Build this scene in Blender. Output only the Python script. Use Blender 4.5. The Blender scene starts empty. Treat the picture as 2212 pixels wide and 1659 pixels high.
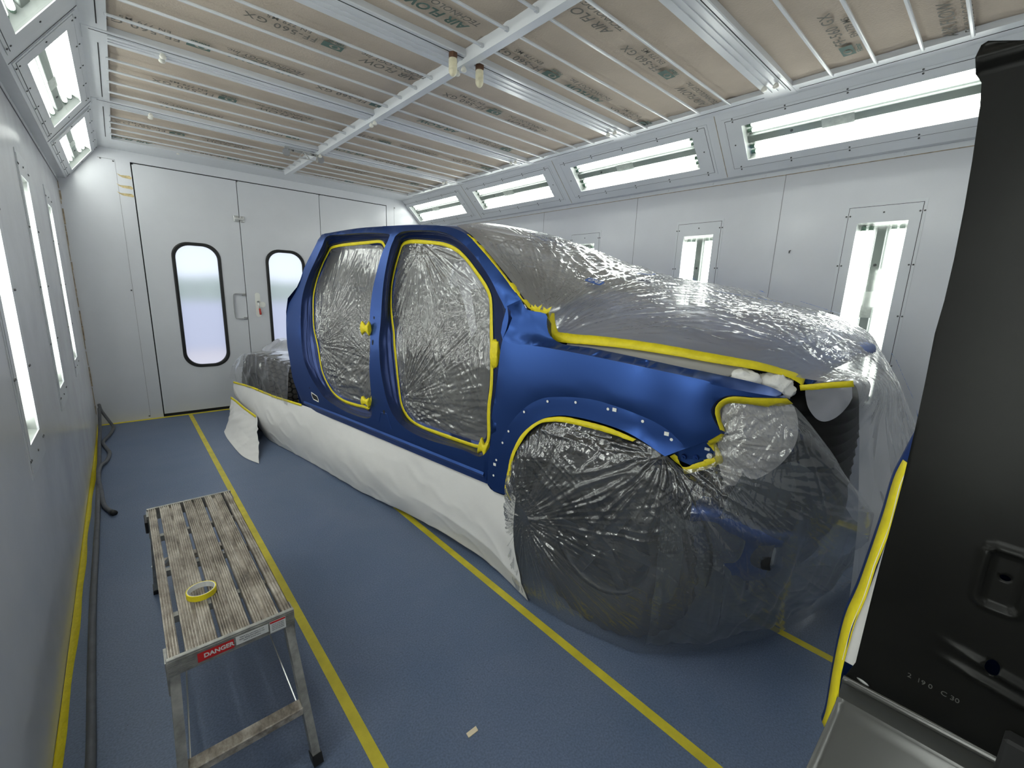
import bpy, bmesh, math, random
import numpy as np
from mathutils import Vector, Matrix
from mathutils.geometry import delaunay_2d_cdt

SC = bpy.context.scene
COL = SC.collection
PI = math.pi

# ---------------------------------------------------------------- camera
cd = bpy.data.cameras.new('camera')
cd.sensor_width = 36.0
cd.lens = 15.28
cd.clip_start = 0.02
cam = bpy.data.objects.new('camera', cd)
COL.objects.link(cam)
_rx = Vector((0.749, -0.662, 0.035)).normalized()
_fz = Vector((0.654, 0.729, -0.205)).normalized()
_fz = (_fz - _rx * _fz.dot(_rx)).normalized()
_up = _rx.cross(_fz).normalized()
CAM = Vector((0.3254, -6.2297, 1.5338))
cam.matrix_world = Matrix(((_rx.x, _up.x, -_fz.x, CAM.x), (_rx.y, _up.y, -_fz.y, CAM.y), (_rx.z, _up.z, -_fz.z, CAM.z), (0, 0, 0, 1)))
SC.camera = cam

# ---------------------------------------------------------------- view, world
SC.view_settings.view_transform = 'Standard'
SC.view_settings.look = 'None'
SC.view_settings.gamma = 1.0
SC.view_settings.use_curve_mapping = False
SC.view_settings.exposure = -0.12
SC.cycles.use_denoising = True
SC.cycles.max_bounces = 10
SC.cycles.transparent_max_bounces = 24
SC.cycles.sample_clamp_indirect = 6.0
TUBE = 21.0
SKY = 1.7
world = bpy.data.worlds.new('daylight')
SC.world = world
world.use_nodes = True
bg = world.node_tree.nodes['Background']
bg.inputs[0].default_value = (0.80, 0.90, 1.0, 1)
bg.inputs[1].default_value = SKY

# ---------------------------------------------------------------- materials
class NT:
    def __init__(s, name):
        s.m = bpy.data.materials.new(name); s.m.use_nodes = True
        s.t = s.m.node_tree; s.t.nodes.clear()
        s.out = s.t.nodes.new('ShaderNodeOutputMaterial')
    def n(s, kind, **kw):
        nd = s.t.nodes.new(kind)
        for k, v in kw.items():
            if k in nd.inputs: nd.inputs[k].default_value = v
            else: setattr(nd, k, v)
        return nd
    def l(s, a, b): s.t.links.new(a, b)

def coords(t, kind='Object', scale=(1, 1, 1)):
    tc = t.n('ShaderNodeTexCoord'); mp = t.n('ShaderNodeMapping'); mp.inputs['Scale'].default_value = scale
    t.l(tc.outputs[kind], mp.inputs[0]); return mp.outputs[0]

def mat(name, col, rough=0.5, metal=0.0, spec=0.5, coat=0.0, var=0.0, vscale=6.0, bump=0.0, bscale=40.0, rvar=0.0, stretch=(1, 1, 1), coatr=0.1, col2=None, emit=0.0):
    t = NT(name)
    p = t.n('ShaderNodeBsdfPrincipled')
    p.inputs['Base Color'].default_value = (*col, 1)
    p.inputs['Roughness'].default_value = rough
    p.inputs['Metallic'].default_value = metal
    p.inputs['Specular IOR Level'].default_value = spec
    p.inputs['Coat Weight'].default_value = coat
    p.inputs['Coat Roughness'].default_value = coatr
    if emit:
        p.inputs['Emission Color'].default_value = (*col, 1); p.inputs['Emission Strength'].default_value = emit
    t.l(p.outputs[0], t.out.inputs[0])
    if var or rvar:
        c = coords(t, 'Object', stretch)
        nz = t.n('ShaderNodeTexNoise', Scale=vscale, Detail=6.0, Roughness=0.6)
        t.l(c, nz.inputs['Vector'])
        if var:
            mx = t.n('ShaderNodeMix', data_type='RGBA')
            c2 = col2 if col2 else tuple(max(0, x * (1 - var)) for x in col)
            mx.inputs[6].default_value = (*[min(1, x * (1 + var * .4)) for x in col], 1); mx.inputs[7].default_value = (*c2, 1)
            rr = t.n('ShaderNodeMapRange'); rr.inputs[1].default_value = .35; rr.inputs[2].default_value = .65
            t.l(nz.outputs[0], rr.inputs[0]); t.l(rr.outputs[0], mx.inputs[0]); t.l(mx.outputs[2], p.inputs['Base Color'])
        if rvar:
            r2 = t.n('ShaderNodeMapRange'); r2.inputs[1].default_value = .3; r2.inputs[2].default_value = .7
            r2.inputs[3].default_value = max(0.02, rough - rvar); r2.inputs[4].default_value = rough + rvar
            t.l(nz.outputs[0], r2.inputs[0]); t.l(r2.outputs[0], p.inputs['Roughness'])
    if bump:
        c = coords(t, 'Object', stretch)
        nz = t.n('ShaderNodeTexNoise', Scale=bscale, Detail=4.0)
        t.l(c, nz.inputs['Vector'])
        b = t.n('ShaderNodeBump', Strength=bump, Distance=0.01)
        t.l(nz.outputs[0], b.inputs['Height']); t.l(b.outputs[0], p.inputs['Normal'])
    return t.m

def film_mat(name, haze, trans=(0.92, 0.92, 0.92), gloss=0.16, rough=0.16, bump=0.35, bscale=55.0, hazecol=(.72, .72, .72), stretch=(1, 1, 1), soft=0.0):
    """thin polythene masking film: see-through, a little milky, glossy, finely crinkled"""
    t = NT(name)
    c = coords(t, 'Object', stretch)
    wz = t.n('ShaderNodeTexNoise', Scale=bscale, Detail=5.0, Roughness=0.6, Distortion=.2); t.l(c, wz.inputs['Vector'])
    mu = t.n('ShaderNodeTexNoise', Scale=3.5, Detail=2.0, Distortion=.3); t.l(c, mu.inputs['Vector'])
    ad = t.n('ShaderNodeMath', operation='MULTIPLY_ADD'); ad.inputs[1].default_value = 0.0
    t.l(mu.outputs[0], ad.inputs[0]); t.l(wz.outputs[0], ad.inputs[2])
    b = t.n('ShaderNodeBump', Strength=bump, Distance=0.006); t.l(ad.outputs[0], b.inputs['Height'])
    tr = t.n('ShaderNodeBsdfTransparent'); tr.inputs[0].default_value = (*trans, 1)
    df = t.n('ShaderNodeBsdfDiffuse'); df.inputs[0].default_value = (*hazecol, 1); t.l(b.outputs[0], df.inputs['Normal'])
    tl = t.n('ShaderNodeBsdfTranslucent'); tl.inputs[0].default_value = (*hazecol, 1)
    hz = t.n('ShaderNodeMixShader'); hz.inputs[0].default_value = .35; t.l(df.outputs[0], hz.inputs[1]); t.l(tl.outputs[0], hz.inputs[2])
    m1 = t.n('ShaderNodeMixShader')
    rg = t.n('ShaderNodeMapRange'); rg.inputs[1].default_value = .35; rg.inputs[2].default_value = .7
    rg.inputs[3].default_value = haze * .75; rg.inputs[4].default_value = haze * 1.35
    t.l(mu.outputs[0], rg.inputs[0]); t.l(rg.outputs[0], m1.inputs[0])
    if soft:
        rf = t.n('ShaderNodeBsdfRefraction', IOR=1.12); rf.inputs['Roughness'].default_value = .45; rf.inputs[0].default_value = (*trans, 1)
        ms = t.n('ShaderNodeMixShader'); ms.inputs[0].default_value = soft; t.l(tr.outputs[0], ms.inputs[1]); t.l(rf.outputs[0], ms.inputs[2]); t.l(ms.outputs[0], m1.inputs[1])
    else: t.l(tr.outputs[0], m1.inputs[1])
    t.l(hz.outputs[0], m1.inputs[2])
    gl = t.n('ShaderNodeBsdfGlossy'); gl.inputs[0].default_value = (1, 1, 1, 1); gl.inputs['Roughness'].default_value = rough
    t.l(b.outputs[0], gl.inputs['Normal'])
    fr = t.n('ShaderNodeLayerWeight'); fr.inputs['Blend'].default_value = .5; t.l(b.outputs[0], fr.inputs['Normal'])
    pw = t.n('ShaderNodeMath', operation='POWER'); pw.inputs[1].default_value = 4.0; t.l(fr.outputs['Facing'], pw.inputs[0])
    ma = t.n('ShaderNodeMath', operation='MULTIPLY_ADD'); ma.inputs[1].default_value = .8; ma.inputs[2].default_value = gloss; ma.use_clamp = True
    t.l(pw.outputs[0], ma.inputs[0])
    m2 = t.n('ShaderNodeMixShader'); t.l(ma.outputs[0], m2.inputs[0]); t.l(m1.outputs[0], m2.inputs[1]); t.l(gl.outputs[0], m2.inputs[2])
    t.l(m2.outputs[0], t.out.inputs[0])
    return t.m

def floor_mat():
    t = NT('painted_floor')
    p = t.n('ShaderNodeBsdfPrincipled'); p.inputs['Roughness'].default_value = .42; p.inputs['Specular IOR Level'].default_value = .45
    c = coords(t)
    n1 = t.n('ShaderNodeTexNoise', Scale=1.6, Detail=8.0, Roughness=.65, Distortion=.6); t.l(c, n1.inputs['Vector'])
    n2 = t.n('ShaderNodeTexNoise', Scale=140.0, Detail=3.0); t.l(c, n2.inputs['Vector'])
    r1 = t.n('ShaderNodeValToRGB'); e = r1.color_ramp.elements
    e[0].position = .3; e[0].color = (.100, .142, .228, 1); e[1].position = .72; e[1].color = (.140, .176, .262, 1)
    t.l(n1.outputs[0], r1.inputs[0])
    mx = t.n('ShaderNodeMix', data_type='RGBA', blend_type='MULTIPLY'); mx.inputs[0].default_value = .55
    r2 = t.n('ShaderNodeMapRange'); r2.inputs[1].default_value = .3; r2.inputs[2].default_value = .7; r2.inputs[3].default_value = .55; r2.inputs[4].default_value = 1.3
    t.l(n2.outputs[0], r2.inputs[0]); t.l(r1.outputs[0], mx.inputs[6]); t.l(r2.outputs[0], mx.inputs[7])
    # chipped flecks
    v = t.n('ShaderNodeTexVoronoi', Scale=23.0); t.l(c, v.inputs['Vector'])
    lt = t.n('ShaderNodeMath', operation='LESS_THAN'); lt.inputs[1].default_value = .045; t.l(v.outputs['Distance'], lt.inputs[0])
    n3 = t.n('ShaderNodeTexNoise', Scale=2.3, Detail=2.0); t.l(c, n3.inputs['Vector'])
    gt = t.n('ShaderNodeMath', operation='GREATER_THAN'); gt.inputs[1].default_value = .56; t.l(n3.outputs[0], gt.inputs[0])
    mm = t.n('ShaderNodeMath', operation='MULTIPLY'); t.l(lt.outputs[0], mm.inputs[0]); t.l(gt.outputs[0], mm.inputs[1])
    m2 = t.n('ShaderNodeMix', data_type='RGBA'); m2.inputs[7].default_value = (.035, .045, .07, 1)
    t.l(mm.outputs[0], m2.inputs[0]); t.l(mx.outputs[2], m2.inputs[6]); t.l(m2.outputs[2], p.inputs['Base Color'])
    b = t.n('ShaderNodeBump', Strength=.12, Distance=.004); t.l(n2.outputs[0], b.inputs['Height']); t.l(b.outputs[0], p.inputs['Normal'])
    t.l(p.outputs[0], t.out.inputs[0]); return t.m

def plank_mat():
    """weathered aluminium tread, dusty and paint-marked"""
    t = NT('worn_aluminium_tread')
    p = t.n('ShaderNodeBsdfPrincipled'); p.inputs['Roughness'].default_value = .5; p.inputs['Metallic'].default_value = .25
    c = coords(t, 'Object', (1, .45, 1))
    n = t.n('ShaderNodeTexNoise', Scale=20.0, Detail=8.0, Roughness=.7); t.l(c, n.inputs['Vector'])
    r = t.n('ShaderNodeValToRGB'); e = r.color_ramp.elements
    e[0].position = .30; e[0].color = (.10, .085, .075, 1); e[1].position = .70; e[1].color = (.68, .63, .56, 1)
    k = e.new(.47); k.color = (.33, .285, .235, 1)
    t.l(n.outputs[0], r.inputs[0]); t.l(r.outputs[0], p.inputs['Base Color'])
    b = t.n('ShaderNodeBump', Strength=.3, Distance=.003); t.l(n.outputs[0], b.inputs['Height']); t.l(b.outputs[0], p.inputs['Normal'])
    t.l(p.outputs[0], t.out.inputs[0]); return t.m

def glass_mat():
    t = NT('clear_cover_glass')
    tr = t.n('ShaderNodeBsdfTransparent'); tr.inputs[0].default_value = (.93, .96, .94, 1)
    gl = t.n('ShaderNodeBsdfGlossy'); gl.inputs['Roughness'].default_value = .05
    m = t.n('ShaderNodeMixShader'); m.inputs[0].default_value = .07
    t.l(tr.outputs[0], m.inputs[1]); t.l(gl.outputs[0], m.inputs[2]); t.l(m.outputs[0], t.out.inputs[0]); return t.m

def frosted_mat():
    t = NT('frosted_pane')
    tl = t.n('ShaderNodeBsdfTranslucent'); tl.inputs[0].default_value = (.9, .9, .92, 1)
    rf = t.n('ShaderNodeBsdfRefraction', IOR=1.12); rf.inputs['Roughness'].default_value = .34; rf.inputs[0].default_value = (.95, .95, .97, 1)
    m = t.n('ShaderNodeMixShader'); m.inputs[0].default_value = .72
    t.l(tl.outputs[0], m.inputs[1]); t.l(rf.outputs[0], m.inputs[2]); t.l(m.outputs[0], t.out.inputs[0]); return t.m

def tube_mat():
    t = NT('lit_fluorescent_tube'); e = t.n('ShaderNodeEmission'); e.inputs[0].default_value = (1.0, .985, .97, 1); e.inputs[1].default_value = TUBE
    t.l(e.outputs[0], t.out.inputs[0]); return t.m

def blue_mat():
    t = NT('blue_basecoat')
    p = t.n('ShaderNodeBsdfPrincipled')
    p.inputs['Base Color'].default_value = (.037, .088, .295, 1); p.inputs['Metallic'].default_value = .85; p.inputs['Roughness'].default_value = .37
    p.inputs['Specular IOR Level'].default_value = .35
    c = coords(t)
    n = t.n('ShaderNodeTexNoise', Scale=900.0, Detail=1.0); t.l(c, n.inputs['Vector'])
    b = t.n('ShaderNodeBump', Strength=.05, Distance=.001); t.l(n.outputs[0], b.inputs['Height']); t.l(b.outputs[0], p.inputs['Normal'])
    t.l(p.outputs[0], t.out.inputs[0]); return t.m

M = dict(
    wall=mat('booth_white_panel', (.685, .695, .73), .22, spec=.5, var=.03, vscale=3, rvar=.05, bump=.03, bscale=3),
    frame=mat('white_powdercoat', (.70, .72, .75), .25, var=.03, vscale=5),
    gap=mat('dark_gap', (.015, .015, .017), .8),
    line=mat('grey_seam', (.23, .23, .24), .7),
    rust=mat('aged_sealant', (.42, .34, .24), .8, var=.4, vscale=30),
    floor=floor_mat(),
    filter=mat('filter_felt', (.56, .48, .40), .95, spec=.1, var=.10, vscale=2.2, bump=.25, bscale=90),
    ink=mat('green_grey_print', (.10, .16, .14), .8), ink2=mat('dark_print', (.16, .15, .13), .8),
    tube=tube_mat(), refl=mat('satin_reflector', (.34, .36, .345), .32), strip=mat('grey_reflector_strip', (.17, .19, .18), .4, metal=.1),
    cap=mat('green_tube_cap', (.06, .12, .08), .4), sticker=mat('foil_sticker', (.50, .51, .49), .35, metal=.4, var=.2, vscale=40),
    screw=mat('screw_steel', (.12, .12, .12), .4, metal=.6), glass=glass_mat(), frosted=frosted_mat(),
    rubber=mat('black_rubber', (.012, .012, .012), .45), steel=mat('brushed_steel', (.62, .62, .60), .28, metal=.9),
    chrome=mat('polished_steel', (.72, .72, .71), .34, metal=.75), red=mat('red_grip', (.45, .03, .02), .4),
    yellow=mat('yellow_masking_tape', (.80, .66, .012), .55, var=.10, vscale=25, bump=.3, bscale=60),
    yfloor=mat('yellow_floor_tape', (.62, .52, .035), .5, var=.18, vscale=9, bump=.1, bscale=70),
    tan=mat('aged_tape', (.60, .48, .25), .7, var=.3, vscale=30),
    blue=blue_mat(), blueshade=mat('blue_shaded_copy', (.016, .034, .125), .26, metal=.55),  # second blue is a darker copy: shade of inner channels put into the colour
    emboss=mat('embossed_number', (.10, .10, .09), .4), black=mat('black_ecoat', (.008, .008, .007), .32, spec=.16, var=.2, vscale=8), blackm=mat('black_matte', (.012, .012, .012), .75),
    tyre=mat('tyre_rubber', (.022, .021, .02), .7, bump=.3, bscale=30), tread=mat('pale_tread', (.085, .078, .07), .85), rim=mat('dark_alloy', (.06, .06, .062), .3, metal=.7),  # tread blocks coloured paler than the tyre so their pattern shows
    seat=mat('grey_seat_cloth', (.09, .08, .07), .85, var=.3, vscale=8), headliner=mat('headlining', (.32, .31, .29), .9),
    paper=mat('masking_paper', (.74, .72, .70), .65, var=.04, vscale=3, bump=.15, bscale=12),
    wad=mat('white_crumpled_paper', (.82, .80, .76), .8, bump=.6, bscale=35),
    brown=mat('brown_cap', (.10, .045, .02), .5), wax=mat('ivory_plastic', (.78, .72, .52), .35, var=.2, vscale=18), knob=mat('white_knob', (.80, .78, .70), .3),
    alu=mat('worn_aluminium', (.42, .41, .38), .42, metal=.55, var=.35, vscale=22), plank=plank_mat(),
    hose=mat('grey_rubber_hose', (.10, .105, .115), .5, var=.25, vscale=14), labelw=mat('white_label', (.75, .75, .73), .5), labelr=mat('red_label', (.60, .02, .02), .45),
    printb=mat('blue_print', (.02, .10, .42), .5), printk=mat('dark_blue_print', (.05, .07, .16), .5), white=mat('white_plastic', (.85, .85, .80), .4),
    ground=mat('pink_concrete', (.62, .52, .52), .9), hedge=mat('hedge_green', (.22, .36, .20), .9, var=.5, vscale=5), far=mat('blue_grey_cladding', (.46, .50, .66), .7),
    lens=mat('fog_lamp_glass', (.25, .26, .26), .1, spec=.8), lead=mat('dusty_grey', (.30, .30, .31), .6),
    film_door=film_mat('door_film', .46, gloss=.15, rough=.20, bump=.035, bscale=60, hazecol=(.34, .335, .325)),
    film_top=film_mat('bonnet_film', .38, gloss=.20, rough=.17, bump=.05, bscale=40, hazecol=(.74, .74, .75), stretch=(.25, 1, 1), soft=.45),
    film_low=film_mat('wheel_film', .12, gloss=.12, rough=.14, bump=.05, bscale=50, hazecol=(.5, .52, .54)),
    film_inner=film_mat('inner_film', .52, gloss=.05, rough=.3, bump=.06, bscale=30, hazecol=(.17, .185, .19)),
    film_tray=film_mat('tray_film', .07, gloss=.08, rough=.18, bump=.12, bscale=22, hazecol=(.85, .85, .9)),
    film_white=film_mat('bunched_film', .55, gloss=.16, rough=.2, bump=.3, bscale=22, hazecol=(.80, .80, .88)),
    lamppaper=mat('grey_white_paper', (.52, .50, .48), .6), gapgrey=mat('grey_masking_strip', (.36, .35, .33), .6),
)

# ---------------------------------------------------------------- mesh helpers
def mk(name, verts, faces, m, parent=None, smooth=False, mats=None, fm=None):
    me = bpy.data.meshes.new(name)
    me.from_pydata([tuple(map(float, v)) for v in verts], [], [tuple(int(i) for i in f) for f in faces])
    me.materials.append(M[m] if isinstance(m, str) else m)
    if mats:
        for q in mats: me.materials.append(M[q])
        for p, k in zip(me.polygons, fm): p.material_index = k
    if smooth: me.polygons.foreach_set('use_smooth', [True] * len(me.polygons))
    me.update()
    o = bpy.data.objects.new(name, me); COL.objects.link(o)
    if parent is not None: o.parent = parent
    return o

def empty(name, loc=(0, 0, 0), rz=0.0, matrix=None):
    o = bpy.data.objects.new(name, None); COL.objects.link(o); o.empty_display_size = .1
    if matrix is not None: o.matrix_world = matrix
    else: o.location = loc; o.rotation_euler = (0, 0, rz)
    return o

def tag(o, label, cat, group=None, kind=None):
    o['label'] = label; o['category'] = cat
    if group: o['group'] = group
    if kind: o['kind'] = kind
    return o
def struct(o): o['kind'] = 'structure'; return o

class MB:
    def __init__(s): s.v = []; s.f = []; s.k = []; s.cur = 0
    def add(s, v, f):
        b = len(s.v); s.v += [tuple(q) for q in v]; s.f += [tuple(b + i for i in q) for q in f]; s.k += [s.cur] * len(f); return s
    def box(s, x0, x1, y0, y1, z0, z1, bev=0.0, T=None):
        if bev > 0:
            b = min(bev, (x1 - x0) / 2.01, (y1 - y0) / 2.01, (z1 - z0) / 2.01)
            v = []; 
            for sx in (0, 1):
                for sy in (0, 1):
                    for sz in (0, 1):
                        X, Y, Z = (x0, x1)[sx], (y0, y1)[sy], (z0, z1)[sz]
                        dx, dy, dz = (b, -b)[sx], (b, -b)[sy], (b, -b)[sz]
                        v += [(X, Y + dy, Z + dz), (X + dx, Y, Z + dz), (X + dx, Y + dy, Z)]
            bmx = bmesh.new(); vs = [bmx.verts.new(q) for q in v]; r = bmesh.ops.convex_hull(bmx, input=vs)
            bmx.verts.index_update(); vv = [tuple(q.co) for q in bmx.verts]; ff = [[q.index for q in f.verts] for f in bmx.faces]; bmx.free()
        else:
            vv = [(x0, y0, z0), (x1, y0, z0), (x1, y1, z0), (x0, y1, z0), (x0, y0, z1), (x1, y0, z1), (x1, y1, z1), (x0, y1, z1)]
            ff = [(0, 3, 2, 1), (4, 5, 6, 7), (0, 1, 5, 4), (1, 2, 6, 5), (2, 3, 7, 6), (3, 0, 4, 7)]
        if T is not None: vv = [tuple(T @ Vector(q)) for q in vv]
        return s.add(vv, ff)
    def bar(s, a, b, w, h, up=(0, 0, 1)):
        a = Vector(a); b = Vector(b); d = (b - a); L = d.length; d.normalize(); u = Vector(up); x = d.cross(u).normalized(); y = x.cross(d).normalized()
        vv = []
        for P in (a, b):
            for i, j in ((-1, -1), (1, -1), (1, 1), (-1, 1)): vv.append(tuple(P + x * (w / 2 * i) + y * (h / 2 * j)))
        return s.add(vv, [(0, 3, 2, 1), (4, 5, 6, 7), (0, 1, 5, 4), (1, 2, 6, 5), (2, 3, 7, 6), (3, 0, 4, 7)])
    def tube(s, pts, r, n=10, cap=True):
        pts = [Vector(p) for p in pts]; R = r if hasattr(r, '__len__') else [r] * len(pts); rings = []
        pv = None
        for i, p in enumerate(pts):
            d = (pts[min(i + 1, len(pts) - 1)] - pts[max(i - 1, 0)]).normalized()
            if pv is None: x = d.orthogonal().normalized()
            else: x = (pv - d * pv.dot(d)).normalized()
            pv = x; y = d.cross(x); rings.append([tuple(p + (x * math.cos(2 * PI * k / n) + y * math.sin(2 * PI * k / n)) * R[i]) for k in range(n)])
        b = len(s.v); v = [q for rg in rings for q in rg]; f = []
        for i in range(len(rings) - 1):
            for k in range(n): f.append((i * n + k, i * n + (k + 1) % n, (i + 1) * n + (k + 1) % n, (i + 1) * n + k))
        if cap: f += [tuple(reversed(range(n))), tuple((len(rings) - 1) * n + k for k in range(n))]
        return s.add(v, f)
    def lathe(s, prof, c=(0, 0, 0), axis='z', n=24):
        v = []; f = []
        for (r, h) in prof:
            for k in range(n):
                a = 2 * PI * k / n; x, y = r * math.cos(a), r * math.sin(a)
                q = (x, y, h) if axis == 'z' else ((h, x, y) if axis == 'x' else (x, h, y))
                v.append((q[0] + c[0], q[1] + c[1], q[2] + c[2]))
        for i in range(len(prof) - 1):
            for k in range(n): f.append((i * n + k, i * n + (k + 1) % n, (i + 1) * n + (k + 1) % n, (i + 1) * n + k))
        return s.add(v, f)
    def build(s, name, m, parent=None, smooth=False, mats=None):
        return mk(name, s.v, s.f, m, parent, smooth, mats, s.k if mats else None)

def autosmooth(o, ang=35):
    me = o.data; bmx = bmesh.new(); bmx.from_mesh(me)
    bmesh.ops.recalc_face_normals(bmx, faces=bmx.faces)
    for f in bmx.faces: f.smooth = True
    for e_ in bmx.edges:
        if len(e_.link_faces) == 2:
            if e_.calc_face_angle(0) > math.radians(ang): e_.smooth = False
    bmx.to_mesh(me); bmx.free(); return o

def inpoly(P, poly):
    x, y = P[:, 0], P[:, 1]; r = np.zeros(len(P), bool); n = len(poly)
    for i in range(n):
        x0, y0 = poly[i][:2]; x1, y1 = poly[(i + 1) % n][:2]
        c = (y0 > y) != (y1 > y)
        with np.errstate(divide='ignore', invalid='ignore'): r ^= c & (x < (x1 - x0) * (y - y0) / (y1 - y0 + 1e-30) + x0)
    return r

def fill(outer, holes=(), step=None):
    """2D triangulation of a polygon with holes -> pts(np), tris"""
    pts = []; edges = []
    for lp in [outer, *holes]:
        b = len(pts); pts += [tuple(p[:2]) for p in lp]; n = len(lp); edges += [(b + i, b + (i + 1) % n) for i in range(n)]
    nb = len(pts)
    if step:
        a = np.array([p[:2] for p in outer]); x0, y0 = a.min(0); x1, y1 = a.max(0)
        gx, gy = np.meshgrid(np.arange(x0 + step / 2, x1, step), np.arange(y0 + step / 2, y1, step))
        G = np.stack([gx.ravel(), gy.ravel()], 1)
        k = inpoly(G, outer)
        for h in holes: k &= ~inpoly(G, h)
        allb = np.array(pts); G = G[k]
        if len(G):
            dmin = np.min(np.hypot(G[:, None, 0] - allb[None, :, 0], G[:, None, 1] - allb[None, :, 1]), 1); G = G[dmin > step * .45]
        pts += [tuple(p) for p in G]
    r = delaunay_2d_cdt([Vector(p) for p in pts], edges, [], 0, 1e-6, True)
    V = np.array([tuple(v) for v in r[0]]); T = [tuple(f) for f in r[2]]
    cen = np.array([V[list(f)].mean(0) for f in T]); k = inpoly(cen, outer)
    for h in holes: k &= ~inpoly(cen, h)
    orig = r[3]
    return V, [t for t, q in zip(T, k) if q], orig, nb

def rrect(x0, x1, y0, y1, r, n=8):
    o = []
    for cx, cy, a0 in ((x1 - r, y1 - r, 0), (x0 + r, y1 - r, 90), (x0 + r, y0 + r, 180), (x1 - r, y0 + r, 270)):
        for k in range(n + 1):
            a = math.radians(a0 + 90 * k / n); o.append((cx + r * math.cos(a), cy + r * math.sin(a)))
    return o
def rect(x0, x1, y0, y1): return [(x0, y0), (x1, y0), (x1, y1), (x0, y1)]

def slab(name, outer, holes, lift, th, m, parent=None):
    """plate with holes: lift(x,y,d)->3D, d is the depth from the visible face"""
    V, T, _, _ = fill(outer, holes)
    n = len(V); v = [lift(p[0], p[1], 0) for p in V] + [lift(p[0], p[1], th) for p in V]
    f = list(T) + [tuple(n + i for i in reversed(t)) for t in T]
    ed = {}
    for t in T:
        for i in range(3):
            a, b = t[i], t[(i + 1) % 3]; ed[(a, b)] = 1
    for (a, b) in ed:
        if (b, a) not in ed: f.append((b, a, a + n, b + n))
    return mk(name, v, f, m, parent)

def cr_spline(P, sub, closed=False):
    P = np.array(P, float); n = len(P); out = []
    rng = n if closed else n - 1
    for i in range(rng):
        if closed: p0, p1, p2, p3 = P[(i - 1) % n], P[i], P[(i + 1) % n], P[(i + 2) % n]
        else: p0, p1, p2, p3 = P[max(i - 1, 0)], P[i], P[i + 1], P[min(i + 2, n - 1)]
        for k in range(sub):
            t = k / sub
            out.append(.5 * (2 * p1 + (p2 - p0) * t + (2 * p0 - 5 * p1 + 4 * p2 - p3) * t * t + (3 * p1 - p0 - 3 * p2 + p3) * t ** 3))
    if not closed: out.append(P[-1])
    return np.array(out)

def resample(P, n):
    P = np.array(P, float); L = np.r_[0, np.cumsum(np.linalg.norm(np.diff(P, axis=0), axis=1))]
    t = np.linspace(0, L[-1], n); return np.stack([np.interp(t, L, P[:, k]) for k in range(P.shape[1])], 1)

def gridmesh(name, G, m, parent=None, closed_u=False, smooth=True):
    """G [nu,nv,3]"""
    nu, nv = G.shape[:2]; idx = np.arange(nu * nv).reshape(nu, nv)
    if closed_u: idx = np.vstack([idx, idx[:1]])
    a, b, c, d = idx[:-1, :-1], idx[1:, :-1], idx[1:, 1:], idx[:-1, 1:]
    F = np.stack([a, b, c, d], -1).reshape(-1, 4)
    me = bpy.data.meshes.new(name); me.vertices.add(nu * nv); me.vertices.foreach_set('co', G.reshape(-1).astype(np.float32))
    me.loops.add(len(F) * 4); me.loops.foreach_set('vertex_index', F.reshape(-1).astype(np.int32))
    me.polygons.add(len(F)); me.polygons.foreach_set('loop_start', np.arange(0, len(F) * 4, 4, dtype=np.int32)); me.polygons.foreach_set('loop_total', np.full(len(F), 4, dtype=np.int32))
    me.update(calc_edges=True); me.validate()
    me.materials.append(M[m] if isinstance(m, str) else m)
    if smooth: me.polygons.foreach_set('use_smooth', [True] * len(me.polygons))
    o = bpy.data.objects.new(name, me); COL.objects.link(o)
    if parent is not None: o.parent = parent
    return o

def gnormals(G):
    du = np.gradient(G, axis=0); dv = np.gradient(G, axis=1); n = np.cross(du, dv); return n / (np.linalg.norm(n, axis=2, keepdims=True) + 1e-9)

_tabs = {}
def vn(x, y, seed=0):
    """2D value noise 0..1"""
    if seed not in _tabs: _tabs[seed] = np.random.RandomState(seed).rand(256, 256)
    T = _tabs[seed]; xi = np.floor(x).astype(int); yi = np.floor(y).astype(int); fx = x - xi; fy = y - yi
    fx = fx * fx * (3 - 2 * fx); fy = fy * fy * (3 - 2 * fy)
    a = T[xi & 255, yi & 255]; b = T[(xi + 1) & 255, yi & 255]; c = T[xi & 255, (yi + 1) & 255]; d = T[(xi + 1) & 255, (yi + 1) & 255]
    return (a * (1 - fx) + b * fx) * (1 - fy) + (c * (1 - fx) + d * fx) * fy
def ridge(x, y, seed=0, p=2.5): return (1 - np.abs(2 * vn(x, y, seed) - 1)) ** p
def star(x, y, cx, cy, R, k, seed, p=2.0):
    """creases radiating from a pulled point"""
    dx = x - cx; dy = y - cy; r = np.hypot(dx, dy); th = np.arctan2(dy, dx)
    return np.exp(-r / R) * np.minimum(r * 14, 1) * ridge(th * k + 50, r * 3.0 + 10, seed, p)

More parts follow.
